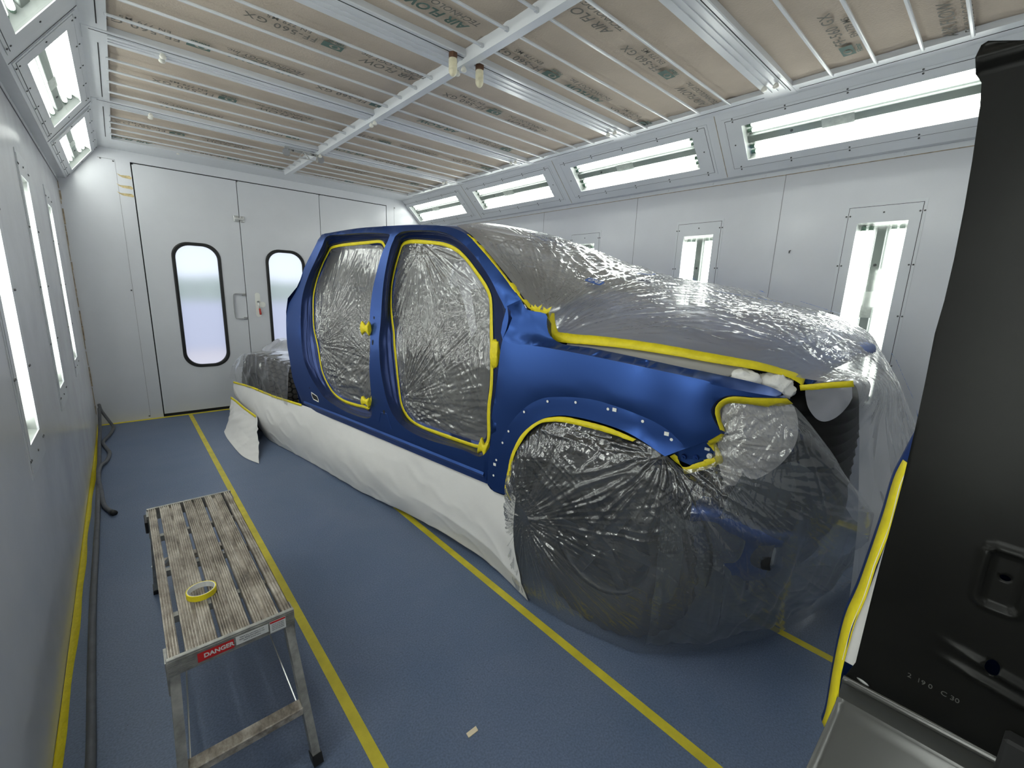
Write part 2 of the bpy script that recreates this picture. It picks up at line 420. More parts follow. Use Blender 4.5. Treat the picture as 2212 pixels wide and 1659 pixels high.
def text(name, body, size, m, parent=None, matrix=None, bold=0.0, spacing=1.0, shear=0.0):
    cu = bpy.data.curves.new(name, 'FONT'); cu.body = body; cu.size = size; cu.align_x = 'CENTER'; cu.align_y = 'CENTER'
    cu.extrude = .0002; cu.offset = bold; cu.space_character = spacing; cu.shear = shear; cu.resolution_u = 3
    tmp = bpy.data.objects.new(name, cu); COL.objects.link(tmp)
    me = bpy.data.meshes.new_from_object(tmp); bpy.data.objects.remove(tmp); bpy.data.curves.remove(cu)
    me.materials.clear(); me.materials.append(M[m]); me.name = name
    o = bpy.data.objects.new(name, me); COL.objects.link(o)
    if parent is not None: o.parent = parent
    if matrix is not None: o.matrix_local = matrix
    return o
def frame_m(o, x, y):
    x = Vector(x).normalized(); y = Vector(y); y = (y - x * y.dot(x)).normalized(); z = x.cross(y)
    return Matrix(((x.x, y.x, z.x, o[0]), (x.y, y.y, z.y, o[1]), (x.z, y.z, z.z, o[2]), (0, 0, 0, 1)))

# ================================================================ THE BOOTH
W, H, YB = 4.0, 2.805, -7.6
fl = MB().box(-.1, W + .15, YB - .1, .12, -.08, 0).build('floor', 'floor'); struct(fl)

# wall-light rows and cove-light rows
WL_R = [-5.594, -4.396, -3.186, -1.98]
WL_L = [-6.09, -4.89, -3.69, -2.50, -1.29]  # first two are unseen, added for light and reflections on the truck
CV_R = [-.68, -2.245, -3.815, -5.375, -6.93]  # last one is unseen behind the camera, added to brighten the left wall
CV_L = [-.70, -2.285, -3.84, -5.40, -6.95]  # last two are unseen, added to balance and raise the light
ZC = 1.475
wh = lambda cs: [rect(c - .128, c + .128, ZC - .585, ZC + .585) for c in cs]
wl = slab('wall_left', rect(YB, .05, 0, 2.9), wh(WL_L), lambda y, z, d: (-d, y, z), .06, 'wall'); struct(wl)
wr = slab('wall_right', rect(YB, .05, 0, 2.9), wh(WL_R), lambda y, z, d: (W + d, y, z), .06, 'wall'); struct(wr)
wf = MB().box(0, W, YB - .06, YB, 0, 2.9).build('wall_front', 'wall'); struct(wf)
wb = slab('wall_back', [(-.05, 0), (.553, 0), (.553, 2.708), (3.355, 2.708), (3.355, 0), (W + .05, 0), (W + .05, 2.9), (-.05, 2.9)], [], lambda x, z, d: (x, d, z), .06, 'wall'); struct(wb)
mb = MB()
for y in (-4.996, -3.779, -2.572, -1.37): mb.box(W - .0012, W, y - .0016, y + .0016, .0, 2.44)
mb.build('panel_seam', 'line', wr)
mb = MB().box(W - .004, W, YB, 0, 2.432, 2.463)
for y in np.arange(-7.2, -.1, .39): mb.lathe([(0, W - .0075), (.006, W - .006), (.007, W - .004)], (0, y, 2.448), 'x', 8)
mb.build('fixing_strip', 'frame', wr)
MB().box(W - .0045, W, YB, 0, 2.4285, 2.4325).build('sealant_line', 'rust', wr)
mb = MB().box(0, .004, YB, 0, 2.432, 2.463)
for y in np.arange(-7.2, -.1, .39): mb.lathe([(0, .0075), (.006, .006), (.007, .004)], (0, y, 2.448), 'x', 8)
mb.build('fixing_strip', 'frame', wl)
MB().box(0, .0045, YB, 0, 2.4285, 2.4325).build('sealant_line', 'line', wl)
mb = MB()
random.seed(4)
z = .12
while z < 2.4:
    h = random.uniform(.03, .16); mb.box(0, .004 + random.random() * .008, -.006 - random.random() * .006, 0, z, z + h); z += h * random.uniform(.9, 1.3)
mb.build('sealant_line', 'rust', wb)
MB().box(.436, .4385, -.0012, 0, .02, 2.705).box(3.470, 3.4725, -.0012, 0, .02, 2.705).box(.31, .437, -.0012, 0, 2.703, 2.706).build('panel_seam', 'line', wb)
mb = MB()
for (x, zz) in ((.425, 2.69), (.33, 2.70), (.425, 1.42), (3.48, 2.69), (.428, .03)): mb.lathe([(0, -.004), (.007, -.003), (.008, 0)], (x, 0, zz), 'y', 8)
mb.build('screw', 'screw', wb)
# coves: sloping light boxes
CR0, CR1 = Vector((3.603, 0, 2.805)), Vector((3.943, 0, 2.463))
CL0, CL1 = Vector((.325, 0, 2.805)), Vector((.059, 0, 2.463))
def cove(name, A, B, cs, sgn):
    S = (B - A); L = S.length; S.normalize(); N = Vector((-S.z * sgn, 0, S.x * sgn)); N = N if N.z < 0 else -N
    c0 = L / 2
    o = slab(name, rect(YB, 0, 0, L), [rect(c - .605, c + .605, c0 - .128, c0 + .128) for c in cs],
             lambda y, q, d: tuple(A + S * q - N * d + Vector((0, y, 0))), .04, 'frame')
    struct(o)
    mb = MB(); x1 = W if sgn > 0 else 0
    xa, xb = sorted((B.x, x1)); mb.box(xa, xb, YB, 0, 2.463, 2.475); mb.build('ledge', 'frame', o)
    mb = MB()
    for y in (-1.50, -3.03, -4.605, -6.16):
        q = A + S * .004 + N * .0012; r = A + S * (L - .004) + N * .0012
        mb.bar((q.x, y, q.z), (r.x, y, r.z), .0035, .002, up=N)
    mb.build('panel_seam', 'rust' if sgn > 0 else 'line', o)
    return A + S * c0, S, N
def cove_frame(P, S, N):
    X = Vector((0, 1, 0)); Z = N; Y = Z.cross(X)
    return X, Y, Z
cr = cove('trim_1', CR0, CR1, CV_R, 1)
cl = cove('trim_2', CL0, CL1, CV_L, -1)

SCREW = None
def fixture(name, X, Y, Z, P, Lo, Wo, Lp, Wp, label, group, detail=True, clouded=False):
    mt = Matrix(((X.x, Y.x, Z.x, P.x), (X.y, Y.y, Z.y, P.y), (X.z, Y.z, Z.z, P.z), (0, 0, 0, 1)))
    r = empty(name, matrix=mt); tag(r, label, 'light', group)
    lift = lambda x, y, d: (x, y, .0045 - d)
    slab('cover_frame', rect(-Lp / 2, Lp / 2, -Wp / 2, Wp / 2), [rect(-Lo / 2, Lo / 2, -Wo / 2, Wo / 2)], lift, .004, 'frame', r)
    slab('frame_gap', rect(-Lp / 2 - .003, Lp / 2 + .003, -Wp / 2 - .003, Wp / 2 + .003), [rect(-Lp / 2, Lp / 2, -Wp / 2, Wp / 2)], lambda x, y, d: (x, y, .0022 - d), .0018, 'gap', r)
    slab('flange', rect(-Lp / 2 - .022, Lp / 2 + .022, -Wp / 2 - .018, Wp / 2 + .018), [rect(-Lp / 2 - .003, Lp / 2 + .003, -Wp / 2 - .003, Wp / 2 + .003)], lambda x, y, d: (x, y, .0030 - d), .0028, 'frame', r)
    n = 5
    def screw(x, y):
        global SCREW
        if SCREW is None: o_ = MB().lathe([(0, .004), (.0045, .003), (.0055, 0)], (0, 0, 0), 'z', 8).build('screw', 'screw', r); SCREW = o_.data
        else: o_ = bpy.data.objects.new('screw', SCREW); COL.objects.link(o_); o_.parent = r
        o_.location = (x, y, .0045)
    for i in range(n):
        x = -Lp / 2 + .05 + (Lp - .1) * i / (n - 1)
        for s in (-1, 1):
            for q in (-.009, .012): screw(x, s * (Wp / 2 + q))
    for s in (-1, 1): screw(s * (Lp / 2 - .04), 0)
    a, b, dp = Lo / 2 + .002, Wo / 2 + .002, -.072
    v = [(-a, -b, 0), (a, -b, 0), (a, b, 0), (-a, b, 0), (-a + .02, -b + .015, dp), (a - .02, -b + .015, dp), (a - .02, b - .015, dp), (-a + .02, b - .015, dp)]
    v += [(x * 1.01, y * 1.02, zz - .006) for x, y, zz in v]
    f = [(4, 5, 6, 7), (0, 1, 5, 4), (1, 2, 6, 5), (2, 3, 7, 6), (3, 0, 4, 7)]
    f += [tuple(8 + i for i in reversed(q)) for q in f] + [(0, 8, 9, 1), (1, 9, 10, 2), (2, 10, 11, 3), (3, 11, 8, 0)]
    mk('reflector', v, f, 'refl', r)
    MB().box(-a + .004, a - .004, -.026, .026, -.06, -.035, .003).box(-a + .01, a - .01, -.034, .034, -.072, -.058).build('centre_strip', 'strip', r)
    MB().box(-.02, .15, -.030, .030, -.0345, -.0335).build('sticker', 'sticker', r)
    MB().lathe([(0, -.030), (.008, -.031), (.009, -.035)], (.32, 0, 0), 'z', 12).build('grommet', 'gap', r)
    for y in (-.098, -.058, .058, .098):
        tb = MB().tube([(-a + .045, y, -.045), (a - .045, y, -.045)], .0125, 10).build('tube', 'tube', r, True)
        MB().lathe([(0, -a + .018), (.0135, -a + .018), (.0135, -a + .046), (.0128, -a + .0465)], (0, y, -.045), 'x', 10).build('end_cap', 'cap', tb)
        MB().lathe([(.0128, a - .0465), (.0135, a - .046), (.0135, a - .018), (0, a - .018)], (0, y, -.045), 'x', 10).build('end_cap', 'cap', tb)
    slab('cover_glass', rect(-a, a, -b, b), [], lambda x, y, d: (x, y, -.002 - d), .003, 'glass', r)
    return r
words = ['nearest the doors', 'second from the doors', 'third from the doors', 'fourth from the doors', 'fifth from the doors, unseen, added for light']
for (P, S, N), cs, side in ((cr, CV_R, 'right'), (cl, CV_L, 'left')):
    X, Y, Z = cove_frame(P, S, N)
    for k, c in enumerate(cs):
        ex = {('right', 3): ' behind the black panel', ('left', 2): ', top corner'}.get((side, k), '')
        fixture('strip_light', X, Y, Z, P + Vector((0, c, 0)), 1.205, .255, 1.41, .355, f'lit sloping strip light above the {side} wall, {words[k]}{ex}', f'sloping lights above the {side} wall')
for cs, side, Zn, Px in ((WL_R, 'right', Vector((-1, 0, 0)), W), (WL_L, 'left', Vector((1, 0, 0)), 0.0)):
    X = Vector((0, 0, 1)); Y = Zn.cross(X)
    for c in cs:
        k = sorted(cs, reverse=True).index(c)
        wd = words[k]
        fixture('wall_light', X, Y, Zn, Vector((Px, c, ZC)), 1.165, .253, 1.36, .362, f'tall upright light set in the {side} wall, {wd}', f'upright lights in the {side} wall')

# ---------------------------------------------------------------- ceiling
struct(MB().box(0, W, YB, .05, 2.93, 3.0).build('ceiling', 'frame'))
XF, XB0, XB1, XR = .428, 1.893, 1.958, 3.478
BAYS = [(-1.44, -.406, (-.634, -.838, -1.026, -1.214)), (-2.66, -1.60, (-1.825, -2.042, -2.258, -2.452)), (-3.82, -2.83, (-3.04, -3.245, -3.45, -3.64)),
        (-4.975, -4.0, (-4.146, -4.348, -4.557, -4.765)), (-6.14, -5.13, (-5.329, -5.525, -5.709, -5.885)), (-7.3, -6.30, (-6.5, -6.7, -6.9, -7.1))]
g = MB().box(CL0.x - .01, CR0.x + .01, BAYS[0][1], 0, H, H + .03)
g.build('trim_3', 'frame')['kind'] = 'structure'
g = MB().box(CL0.x - .01, XF, YB, BAYS[0][1], H, H + .03).box(XR, CR0.x + .01, YB, BAYS[0][1], H, H + .03)
o = g.build('trim_4', 'frame'); struct(o)
g = MB(); g2 = MB()
for (a, b, r_) in BAYS:
    g.box(.386, .391, a + .02, b - .06, H - .0015, H)
    g.box(XR + .06, XR + .0635, a + .02, b - .02, H - .0015, H)
g.build('frame_gap', 'gap', o)
n = 5
for i in range(len(BAYS)):
    a = BAYS[i][0]; b = BAYS[i + 1][1] if i + 1 < len(BAYS) else YB
    bd = MB().box(CL0.x, CR0.x, b, a, H - .004, H + .035, .004)
    w = a - b
    if w > .1: bd.box(XF, XR, b + w * .22, b + w * .30, H - .009, H - .003).box(XF, XR, b + w * .48, b + w * .53, H - .009, H - .003).box(XF, XR, b + w * .70, b + w * .74, H - .009, H - .003)
    bo = bd.build('trim_%d' % n, 'frame'); struct(bo); n += 1
    if w > .1: MB().box(CL0.x + .03, XR + .05, b + w * .13, b + w * .155, H - .0052, H - .0035).build('frame_gap', 'gap', bo)
bm_ = MB()
bm_.add([(XB0, YB, H + .03), (XB0 + .016, YB, H - .028), (XB1, YB, H - .028), (XB1, YB, H + .03), (XB0, -.398, H + .03), (XB0 + .016, -.398, H - .028), (XB1, -.398, H - .028), (XB1, -.398, H + .03)],
        [(0, 1, 2, 3), (7, 6, 5, 4), (0, 4, 5, 1), (1, 5, 6, 2), (2, 6, 7, 3)])
for (a, b, r_) in BAYS:
    for rd in r_: bm_.box(XB0 - .010, XB0 + .012, rd - .007, rd + .007, H - .012, H + .005)
struct(bm_.build('trim_%d' % n, 'frame')); n += 1
# filters with their wires and print
AF = [(1.14, -2.98), (.55, -.44), (.90, -1.73), (1.6, -4.17), (2.74, -4.13), (2.40, -2.92), (2.16, -1.68), (3.30, -1.58), (1.77, -.44), (3.08, -.46), (3.26, -4.61), (2.13, -4.65), (1.70, -3.49), (3.31, -5.80), (2.85, -3.43), (1.43, -2.23), (2.60, -2.20), (2.43, -1.0), (1.25, -1.0)]
FF = [(.62, -2.95), (1.16, -3.50), (1.68, -2.93), (.87, -2.23), (1.45, -1.70), (.68, -1.0), (2.22, -4.14), (2.33, -3.46), (2.69, -4.63), (3.26, -4.12), (2.66, -1.64), (2.94, -2.88), (2.44, -.46), (3.10, -5.42), (2.08, -2.2), (3.2, -2.25), (1.2, -.46), (3.05, -1.0)]
ROWA = [-.44, -1.7, -2.95, -4.13]
FZ = H + .028
for (side, x0, x1) in (('left', XF - .01, XB0 + .01), ('right', XB1 - .01, XR + .01)):
    for k, (a, b, rods) in enumerate(BAYS[:5]):
        wd = ['nearest the back doors', 'second from the back', 'third from the back', 'fourth from the back', 'fifth from the back'][k]
        r = empty('ceiling_filter', ((x0 + x1) / 2, (a + b) / 2, FZ))
        tag(r, f'beige felt ceiling filter {side} of the centre beam, {wd}', 'ceiling filter', f'ceiling filters {side} of the centre beam')
        cx, cy = (x0 + x1) / 2, (a + b) / 2
        nx, ny = 60, 40
        X_, Y_ = np.meshgrid(np.linspace(x0 - cx, x1 - cx, nx), np.linspace(a - cy - .01, b - cy + .01, ny), indexing='ij')
        Zs = -.010 * (vn(X_ * 3 + k, Y_ * 7 + 3, 5) - .5)
        for rd in rods: Zs += .006 * np.exp(-((Y_ - (rd - cy)) / .02) ** 2)
        G = np.stack([X_, -Y_, Zs], 2); G[:, :, 1] *= -1
        gm = gridmesh('felt', G[:, ::-1], 'filter', r)
        for rd in rods: MB().box(x0 - cx, x1 - cx, rd - cy - .0075, rd - cy + .0075, -.038, -.026, .003).build('support_wire', 'frame', r)
        def inb(x, y): return x0 + .12 < x < x1 - .02 and a < y < b
        for (x, y) in AF:
            if inb(x, y):
                dark = any(abs(y - q) < .12 for q in ROWA)
                text('print', 'AIR FLOW', .075, 'ink' if dark else 'ink2', r, frame_m((x - cx, y - cy - .01, -.011), (-1, 0, 0), (0, 1, 0)), .002 if dark else .0004, 1.0, .3)
                text('print', 'TECHNOLOGY Inc.', .05, 'ink2', r, frame_m((x - cx, y - cy - .075, -.011), (-1, 0, 0), (0, 1, 0)), .0003, 1.0, .3)
        for (x, y) in FF:
            if inb(x, y):
                text('print', 'FF-560 GX', .07, 'ink2', r, frame_m((x - cx - .06, y - cy - .01, -.011), (-1, 0, 0), (0, 1, 0)), .0005, 1.1)
                text('print', 'EN 779 M5', .042, 'ink2', r, frame_m((x - cx - .04, y - cy - .07, -.011), (-1, 0, 0), (0, 1, 0)), .0003, 1.1)
                px, py = x - cx + .19, y - cy - .015
                V, T_, _, _ = fill(rect(px - .055, px + .055, py - .028, py + .028), [[(px + .012 + .030 * math.cos(t), py + .019 * math.sin(t)) for t in np.linspace(0, 2 * PI, 20)[:-1]]])
                MBl = MB().add([(p[0], p[1], -.0112) for p in V], [tuple(t) for t in T_])
                MBl.lathe([(0, -.0112), (.016, -.0112)], (px + .012, py, 0), 'z', 16)
                MBl.build('print_logo', 'ink', r)
                text('print', 'Filtrair', .034, 'ink', r, frame_m((px, py - .048, -.011), (-1, 0, 0), (0, 1, 0)), .0006)
# white button fixings in pairs on the cross rails
def rail_z(): return H - .009
kn = []
for y in (-1.52, -2.745, -3.91, -5.05):
    for x in (.66, 1.925, 3.36): kn.append((x, y))
wk = {.66: 'near the left end', 1.925: 'at the centre beam', 3.36: 'near the right end'}
wy = {-1.52: 'the rail nearest the doors', -2.745: 'the second rail from the doors', -3.91: 'the third rail from the doors', -5.05: 'the fourth rail from the doors'}
kob = None
for (x, y) in kn:
    if kob is None:
        kob = empty('button_fixing', (x, y, H - .009))
        for s in (-1, 1): MB().lathe([(.004, .004), (.010, .0), (.016, -.012), (.017, -.018), (.012, -.024), (0, -.026)], (0, s * .032, 0), 'z', 14).build('knob', 'knob', kob, True)
        o = kob
    else:
        o = kob.copy(); COL.objects.link(o); o.location = (x, y, H - .009)
        for c_ in kob.children:
            d_ = c_.copy(); COL.objects.link(d_); d_.parent = o
    if x == 1.925: o.location.z = H - .031
    tag(o, f'pair of white knobs {wk[x]} of {wy[y]}', 'ceiling fixing', 'white button fixings on the ceiling rails')
o = MB().lathe([(0, -.008), (.012, -.006), (.014, 0)], (0, 0, 0), 'z', 12).build('ceiling_button', 'knob', None, True); o.location = (.93, -.33, H)
tag(o, 'single white button on the plain ceiling strip above the left door', 'ceiling fixing')
# two hanging capsules
for i, (x, y) in enumerate(((1.83, -3.975), (2.012, -3.975))):
    r = empty('hanging_capsule', (x, y, H - .004))
    tag(r, ['ivory capsule with brown cap hanging by the centre beam, the left one', 'ivory capsule with brown cap hanging right of the centre beam, the right one'][i], 'ceiling fitting', 'ivory capsules hanging from the ceiling rail')
    MB().lathe([(0, 0), (.024, 0), (.026, -.004), (.026, -.024), (.023, -.028), (0, -.028)], (0, 0, 0), 'z', 6).build('cap', 'brown', r)
    pr = [(.0215, -.028)] + [(.023, -.035 - .012 * j) for j in range(5)] + [(.023 * math.cos(t), -.083 - .032 * math.sin(t)) for t in np.linspace(0, PI / 2, 8)]
    MB().lathe(pr, (0, 0, 0), 'z', 20).build('body', 'wax', r, True)
# steel bracket assembly on the first cross rail
r = empty('ceiling_bracket', (1.79, -1.50, H - .006)); tag(r, 'steel ceiling bracket with two grey discs and a folded centre arm', 'bracket')
MB().box(-.14, .14, -.015, .015, -.022, -.016).box(-.14, .14, .013, .016, -.035, -.016).build('rail', 'steel', r)
for s in (-1, 1):
    MB().box(s * .15 - .018, s * .15 + .018, -.004, .004, -.05, 0).box(s * .125 - .004, s * .125 + .004, -.01, .02, -.085, -.01).build('hanger', 'steel', r)
    MB().lathe([(0, -.012), (.030, -.012), (.034, -.004), (.030, .006), (0, .006)], (s * .155, 0, -.055), 'y', 20).build('disc', 'lead', r)
    MB().lathe([(0, -.02), (.007, -.02), (.007, 0)], (s * .09, 0, -.012), 'z', 8).build('bolt', 'screw', r)
    MB().bar((0, -.005, -.02), (s * .05, -.01, -.075), .02, .004).bar((s * .05, -.01, -.075), (s * .02, -.01, -.082), .016, .01).build('arm', 'steel', r)
MB().tube([(-.12, 0, -.078), (.12, 0, -.078)], .003, 6).build('wire', 'steel', r)

# ---------------------------------------------------------------- doors
DX = [.560, 1.4865, 2.413, 3.348]
gl = MB()  # dark strips added behind the door gaps to block outside light
for (x0, x1) in ((DX[0] - .012, DX[0] + .012), (DX[1] - .012, DX[1] + .012), (DX[2] - .012, DX[2] + .012), (DX[3] - .012, DX[3] + .012)): gl.box(x0, x1, .02, .055, .0, 2.71)
gl.box(DX[0], DX[3], .02, .055, 2.69, 2.712).box(DX[0], DX[3], .015, .055, 0, .04)
struct(gl.build('trim_%d' % n, 'gap')); n += 1
for k in range(3):
    x0, x1 = DX[k] + .0035, DX[k + 1] - .0035
    holes = []
    if k < 2:
        wx0, wx1 = ((.80, 1.262), (1.728, 2.19))[k]
        holes = [rrect(wx0 + .018, wx1 - .018, .565, 1.945, .15)]
    d = slab('door_%d' % (k + 1), rect(x0, x1, .034, 2.697), holes, lambda x, z, dd_: (x, dd_, z), .05, 'wall'); struct(d)
    MB().box(x0, x0 + .012, -.0008, .0, .034, 2.697).box(x0, x1, -.0008, 0, 2.686, 2.697).build('edge_trim', 'frame', d)
    if k < 2:
        o = struct(empty('window_%d' % (k + 1), ((wx0 + wx1) / 2, 0, 1.255)))
        o.parent = None
        cx = (wx0 + wx1) / 2
        loops = []
        for (off, yy_) in ((0, 0), (.004, -.010), (.014, -.014), (.020, -.008), (.026, -.012), (.034, -.006), (.036, .01)):
            L_ = rrect(wx0 + off - cx, wx1 - off - cx, .545 + off - 1.255, 1.965 - off - 1.255, .165 - off * .6, 10)
            loops.append([(p[0], yy_, p[1]) for p in L_])
        G = np.array(loops).transpose(1, 0, 2)
        gk = gridmesh('gasket', G[:, ::-1], 'rubber', o, closed_u=True)
        L_ = rrect(wx0 + .030 - cx, wx1 - .030 - cx, .575 - 1.255, 1.935 - 1.255, .14, 10)
        slab('pane', L_, [], lambda x, z, dd_: (x, .008 + dd_, z), .004, 'frosted', o)
        o.location = (cx, 0, 1.255)
r = empty('door_latch', (1.4865, 0, 2.275)); tag(r, 'small steel barrel bolt across the gap above the two glazed doors', 'latch')
MB().box(-.058, -.006, -.006, 0, -.035, .035, .003).build('plate', 'steel', r)
MB().box(.006, .05, -.006, 0, -.035, .035, .003).build('keeper_plate', 'steel', r)
MB().box(-.05, .044, -.022, -.004, -.012, .012, .004).box(-.055, -.045, -.018, -.004, -.03, .03).box(.035, .045, -.018, -.004, -.03, .03).build('bolt', 'chrome', r)
r = empty('pull_handle', (1.41, 0, 1.258)); tag(r, 'flat pressed steel pull handle at the right edge of the left door', 'door handle')
P_ = [(.055, .145), (-.03, .15), (-.058, .12), (-.064, 0), (-.058, -.12), (-.03, -.15), (.055, -.145)]
P_ = cr_spline(P_, 6); mb = MB()
for i in range(len(P_) - 1): mb.bar((P_[i][0], -.018, P_[i][1]), (P_[i + 1][0], -.018, P_[i + 1][1]), .012, .016, up=(0, 1, 0))
mb.build('grip', 'chrome', r)
MB().box(.03, .066, -.02, 0, .125, .155, .003).box(.03, .066, -.02, 0, -.16, -.13, .003).lathe([(0, -.026), (.006, -.025), (.007, -.02)], (.045, 0, .14), 'y', 8).lathe([(0, -.026), (.006, -.025), (.007, -.02)], (.045, 0, -.145), 'y', 8).build('mount', 'steel', r)
r = empty('lever_handle', (1.607, 0, 1.27)); tag(r, 'white door lock plate with a red-gripped lever and round cover', 'door handle')
MB().add([(p[0], -.006, p[1]) for p in rrect(-.028, .028, -.14, .155, .027, 6)] + [(p[0], 0, p[1]) for p in rrect(-.028, .028, -.14, .155, .027, 6)],
         [tuple(range(28)), *[(i, 28 + i, 28 + (i + 1) % 28, (i + 1) % 28) for i in range(28)]]).build('plate', 'white', r)
MB().lathe([(0, -.009), (.034, -.008), (.036, 0)], (.048, 0, .01), 'y', 24).build('cover_disc', 'white', r)
MB().lathe([(0, -.03), (.012, -.03), (.014, -.006)], (0, 0, .045), 'y', 14).build('spindle', 'steel', r)
lv = MB().tube([(0, -.028, .045), (.003, -.034, .0), (.010, -.034, -.045)], .0065, 10).build('lever', 'chrome', r, True)
MB().tube([(.008, -.034, -.035), (.013, -.034, -.10), (.014, -.034, -.112)], [.010, .0125, .009], 12).build('grip', 'red', lv, True)
for i, (zz, x0) in enumerate(((2.56, .437), (2.462, .425), (2.386, .42))):
    o = MB().add([(x0, -.001, zz + .02), (x0 + .03, -.0012, zz + .008), (.535, -.001, zz + .012), (.553, -.001, zz - .004), (.545, -.001, zz - .02), (x0 + .045, -.0012, zz - .014), (x0 + .02, -.001, zz - .002)] , [(0, 1, 2, 3, 4, 5, 6)]).build('tape_scrap', 'tan')
    sm = o.modifiers.new('thickness', 'SOLIDIFY'); sm.thickness = .0008
    tag(o, ['old tan tape scrap left of the left door, topmost of three', 'old tan tape scrap left of the left door, middle of three', 'old tan tape scrap left of the left door, lowest of three'][i], 'tape scrap', 'old tape scraps beside the left door')
o = MB().tube([(W, -5.10, 1.905), (W - .022, -5.10, 1.90), (W - .026, -5.102, 1.885)], .004, 8).build('wall_hook', 'screw', None, True); tag(o, 'tiny dark hook sticking out of the bare right wall', 'hook')

# ---------------------------------------------------------------- outside the door windows
struct(MB().box(-14, 24, .3, 60, -.12, -.05).build('ground', 'ground'))
o = MB(); random.seed(2)
for i in range(90):
    x = -6 + i * .2; o.lathe([(0, 1.62 + random.random() * .15), (.2, 1.5), (.28, .8), (.25, .0)], (x, 7.8 + random.random() * .3, 0), 'z', 7)
o = o.build('hedge', 'hedge', None, True); tag(o, 'blurred green hedge seen through the frosted left door window', 'hedge')
o = MB().box(-6, 12, 6.4, 6.6, -.05, 1.08).build('boundary_wall', 'far'); tag(o, 'pale blue-grey low wall blurred behind the door windows', 'wall')

# ---------------------------------------------------------------- floor tape
def strip(name, x0, x1, y0, y1, label, z=.0012, m='yfloor', grp=None):
    mb = MB().box(x0, x1, y0, y1, 0.0, z); o = mb.build(name, m); tag(o, label, 'floor tape', grp); return o
GT = 'yellow tape lines running down the floor'
strip('floor_tape', .777, .815, YB + .2, -.06, 'yellow floor tape line passing right of the work platform', grp=GT)
strip('floor_tape', 1.627, 1.667, YB + .2, -.4, 'long yellow floor tape line running beneath the paper skirt and wheel', grp=GT)
strip('floor_tape', 2.484, 2.524, YB + .2, -.4, 'yellow floor tape line emerging from under the front bumper', grp=GT)
strip('floor_tape', .03, 3.9, -.052, -.006, 'yellow tape along the floor in front of the doors', m='yellow')
o = MB(); ys = np.linspace(-7.3, -.02, 60)
G = []
for y in ys:
    w = .024 + .003 * math.sin(y * 3.1) + .003 * math.sin(y * 9.7); h = .010 + .006 * math.sin(y * 2.3 + 1)
    G.append([(w, y, .0012), (.004, y, .0016), (.0015, y, .006), (.0014, y, h)])
o = gridmesh('edge_tape', np.array(G), 'yellow'); sm = o.modifiers.new('thickness', 'SOLIDIFY'); sm.thickness = .0005
tag(o, 'yellow tape sealing the foot of the left wall', 'floor tape')
G = []
for y in ys: G.append([(W - .03, y, .0012), (W - .004, y, .0016), (W - .0015, y, .006), (W - .0014, y, .03)])
o = gridmesh('edge_tape', np.array(G)[::-1], 'yellow'); sm = o.modifiers.new('thickness', 'SOLIDIFY'); sm.thickness = .0005
tag(o, 'yellow tape sealing the foot of the right wall', 'floor tape')

# ---------------------------------------------------------------- hose, chip
def spl(P, s=8): return [tuple(p) for p in cr_spline(P, s)]
o = MB().tube(spl([(.035, -.10, .20), (.03, -.30, .08), (.03, -.75, .016), (.045, -1.6, .015), (.06, -2.6, .015), (.065, -3.25, .015), (.07, -3.7, .015), (.082, -4.2, .015), (.092, -4.6, .015), (.10, -5.6, .015), (.10, -7.2, .015)]), .0135, 12).build('air_hose', 'hose', None, True)
tag(o, 'long grey rubber hose lying along the left wall', 'hose')
r = empty('air_hose', (.05, -1.5, 0)); tag(r, 'short grey hose kinked in the back left corner with a nozzle end', 'hose')
o = MB().tube([(p[0] - .05, p[1] + 1.5, p[2]) for p in spl([(.035, -.04, .23), (.05, -.10, .17), (.10, -.16, .06), (.125, -.26, .016), (.10, -.52, .015), (.055, -.75, .015), (.08, -.97, .015), (.105, -1.16, .015), (.085, -1.38, .015), (.055, -1.52, .03), (.048, -1.8, .034), (.066, -2.06, .015), (.088, -2.36, .015), (.13, -2.52, .015)])], .0135, 12).build('hose_pipe', 'hose', r, True)
MB().tube([(.076, -1.01, .016), (.092, -1.045, .016)], .018, 12).build('nozzle', 'rubber', r, True)
o = MB().add([(1.074, -5.219, 0), (1.116, -5.219, 0), (1.113, -5.237, 0), (1.072, -5.237, 0), (1.074, -5.219, .003), (1.116, -5.219, .003), (1.113, -5.237, .003), (1.072, -5.237, .003)], [(0, 1, 5, 4), (1, 2, 6, 5), (2, 3, 7, 6), (3, 0, 4, 7), (4, 5, 6, 7)]).build('tape_offcut', mat('cream_offcut', (.80, .68, .48), .6))
tag(o, 'small cream rectangular offcut lying alone on the blue floor', 'offcut')

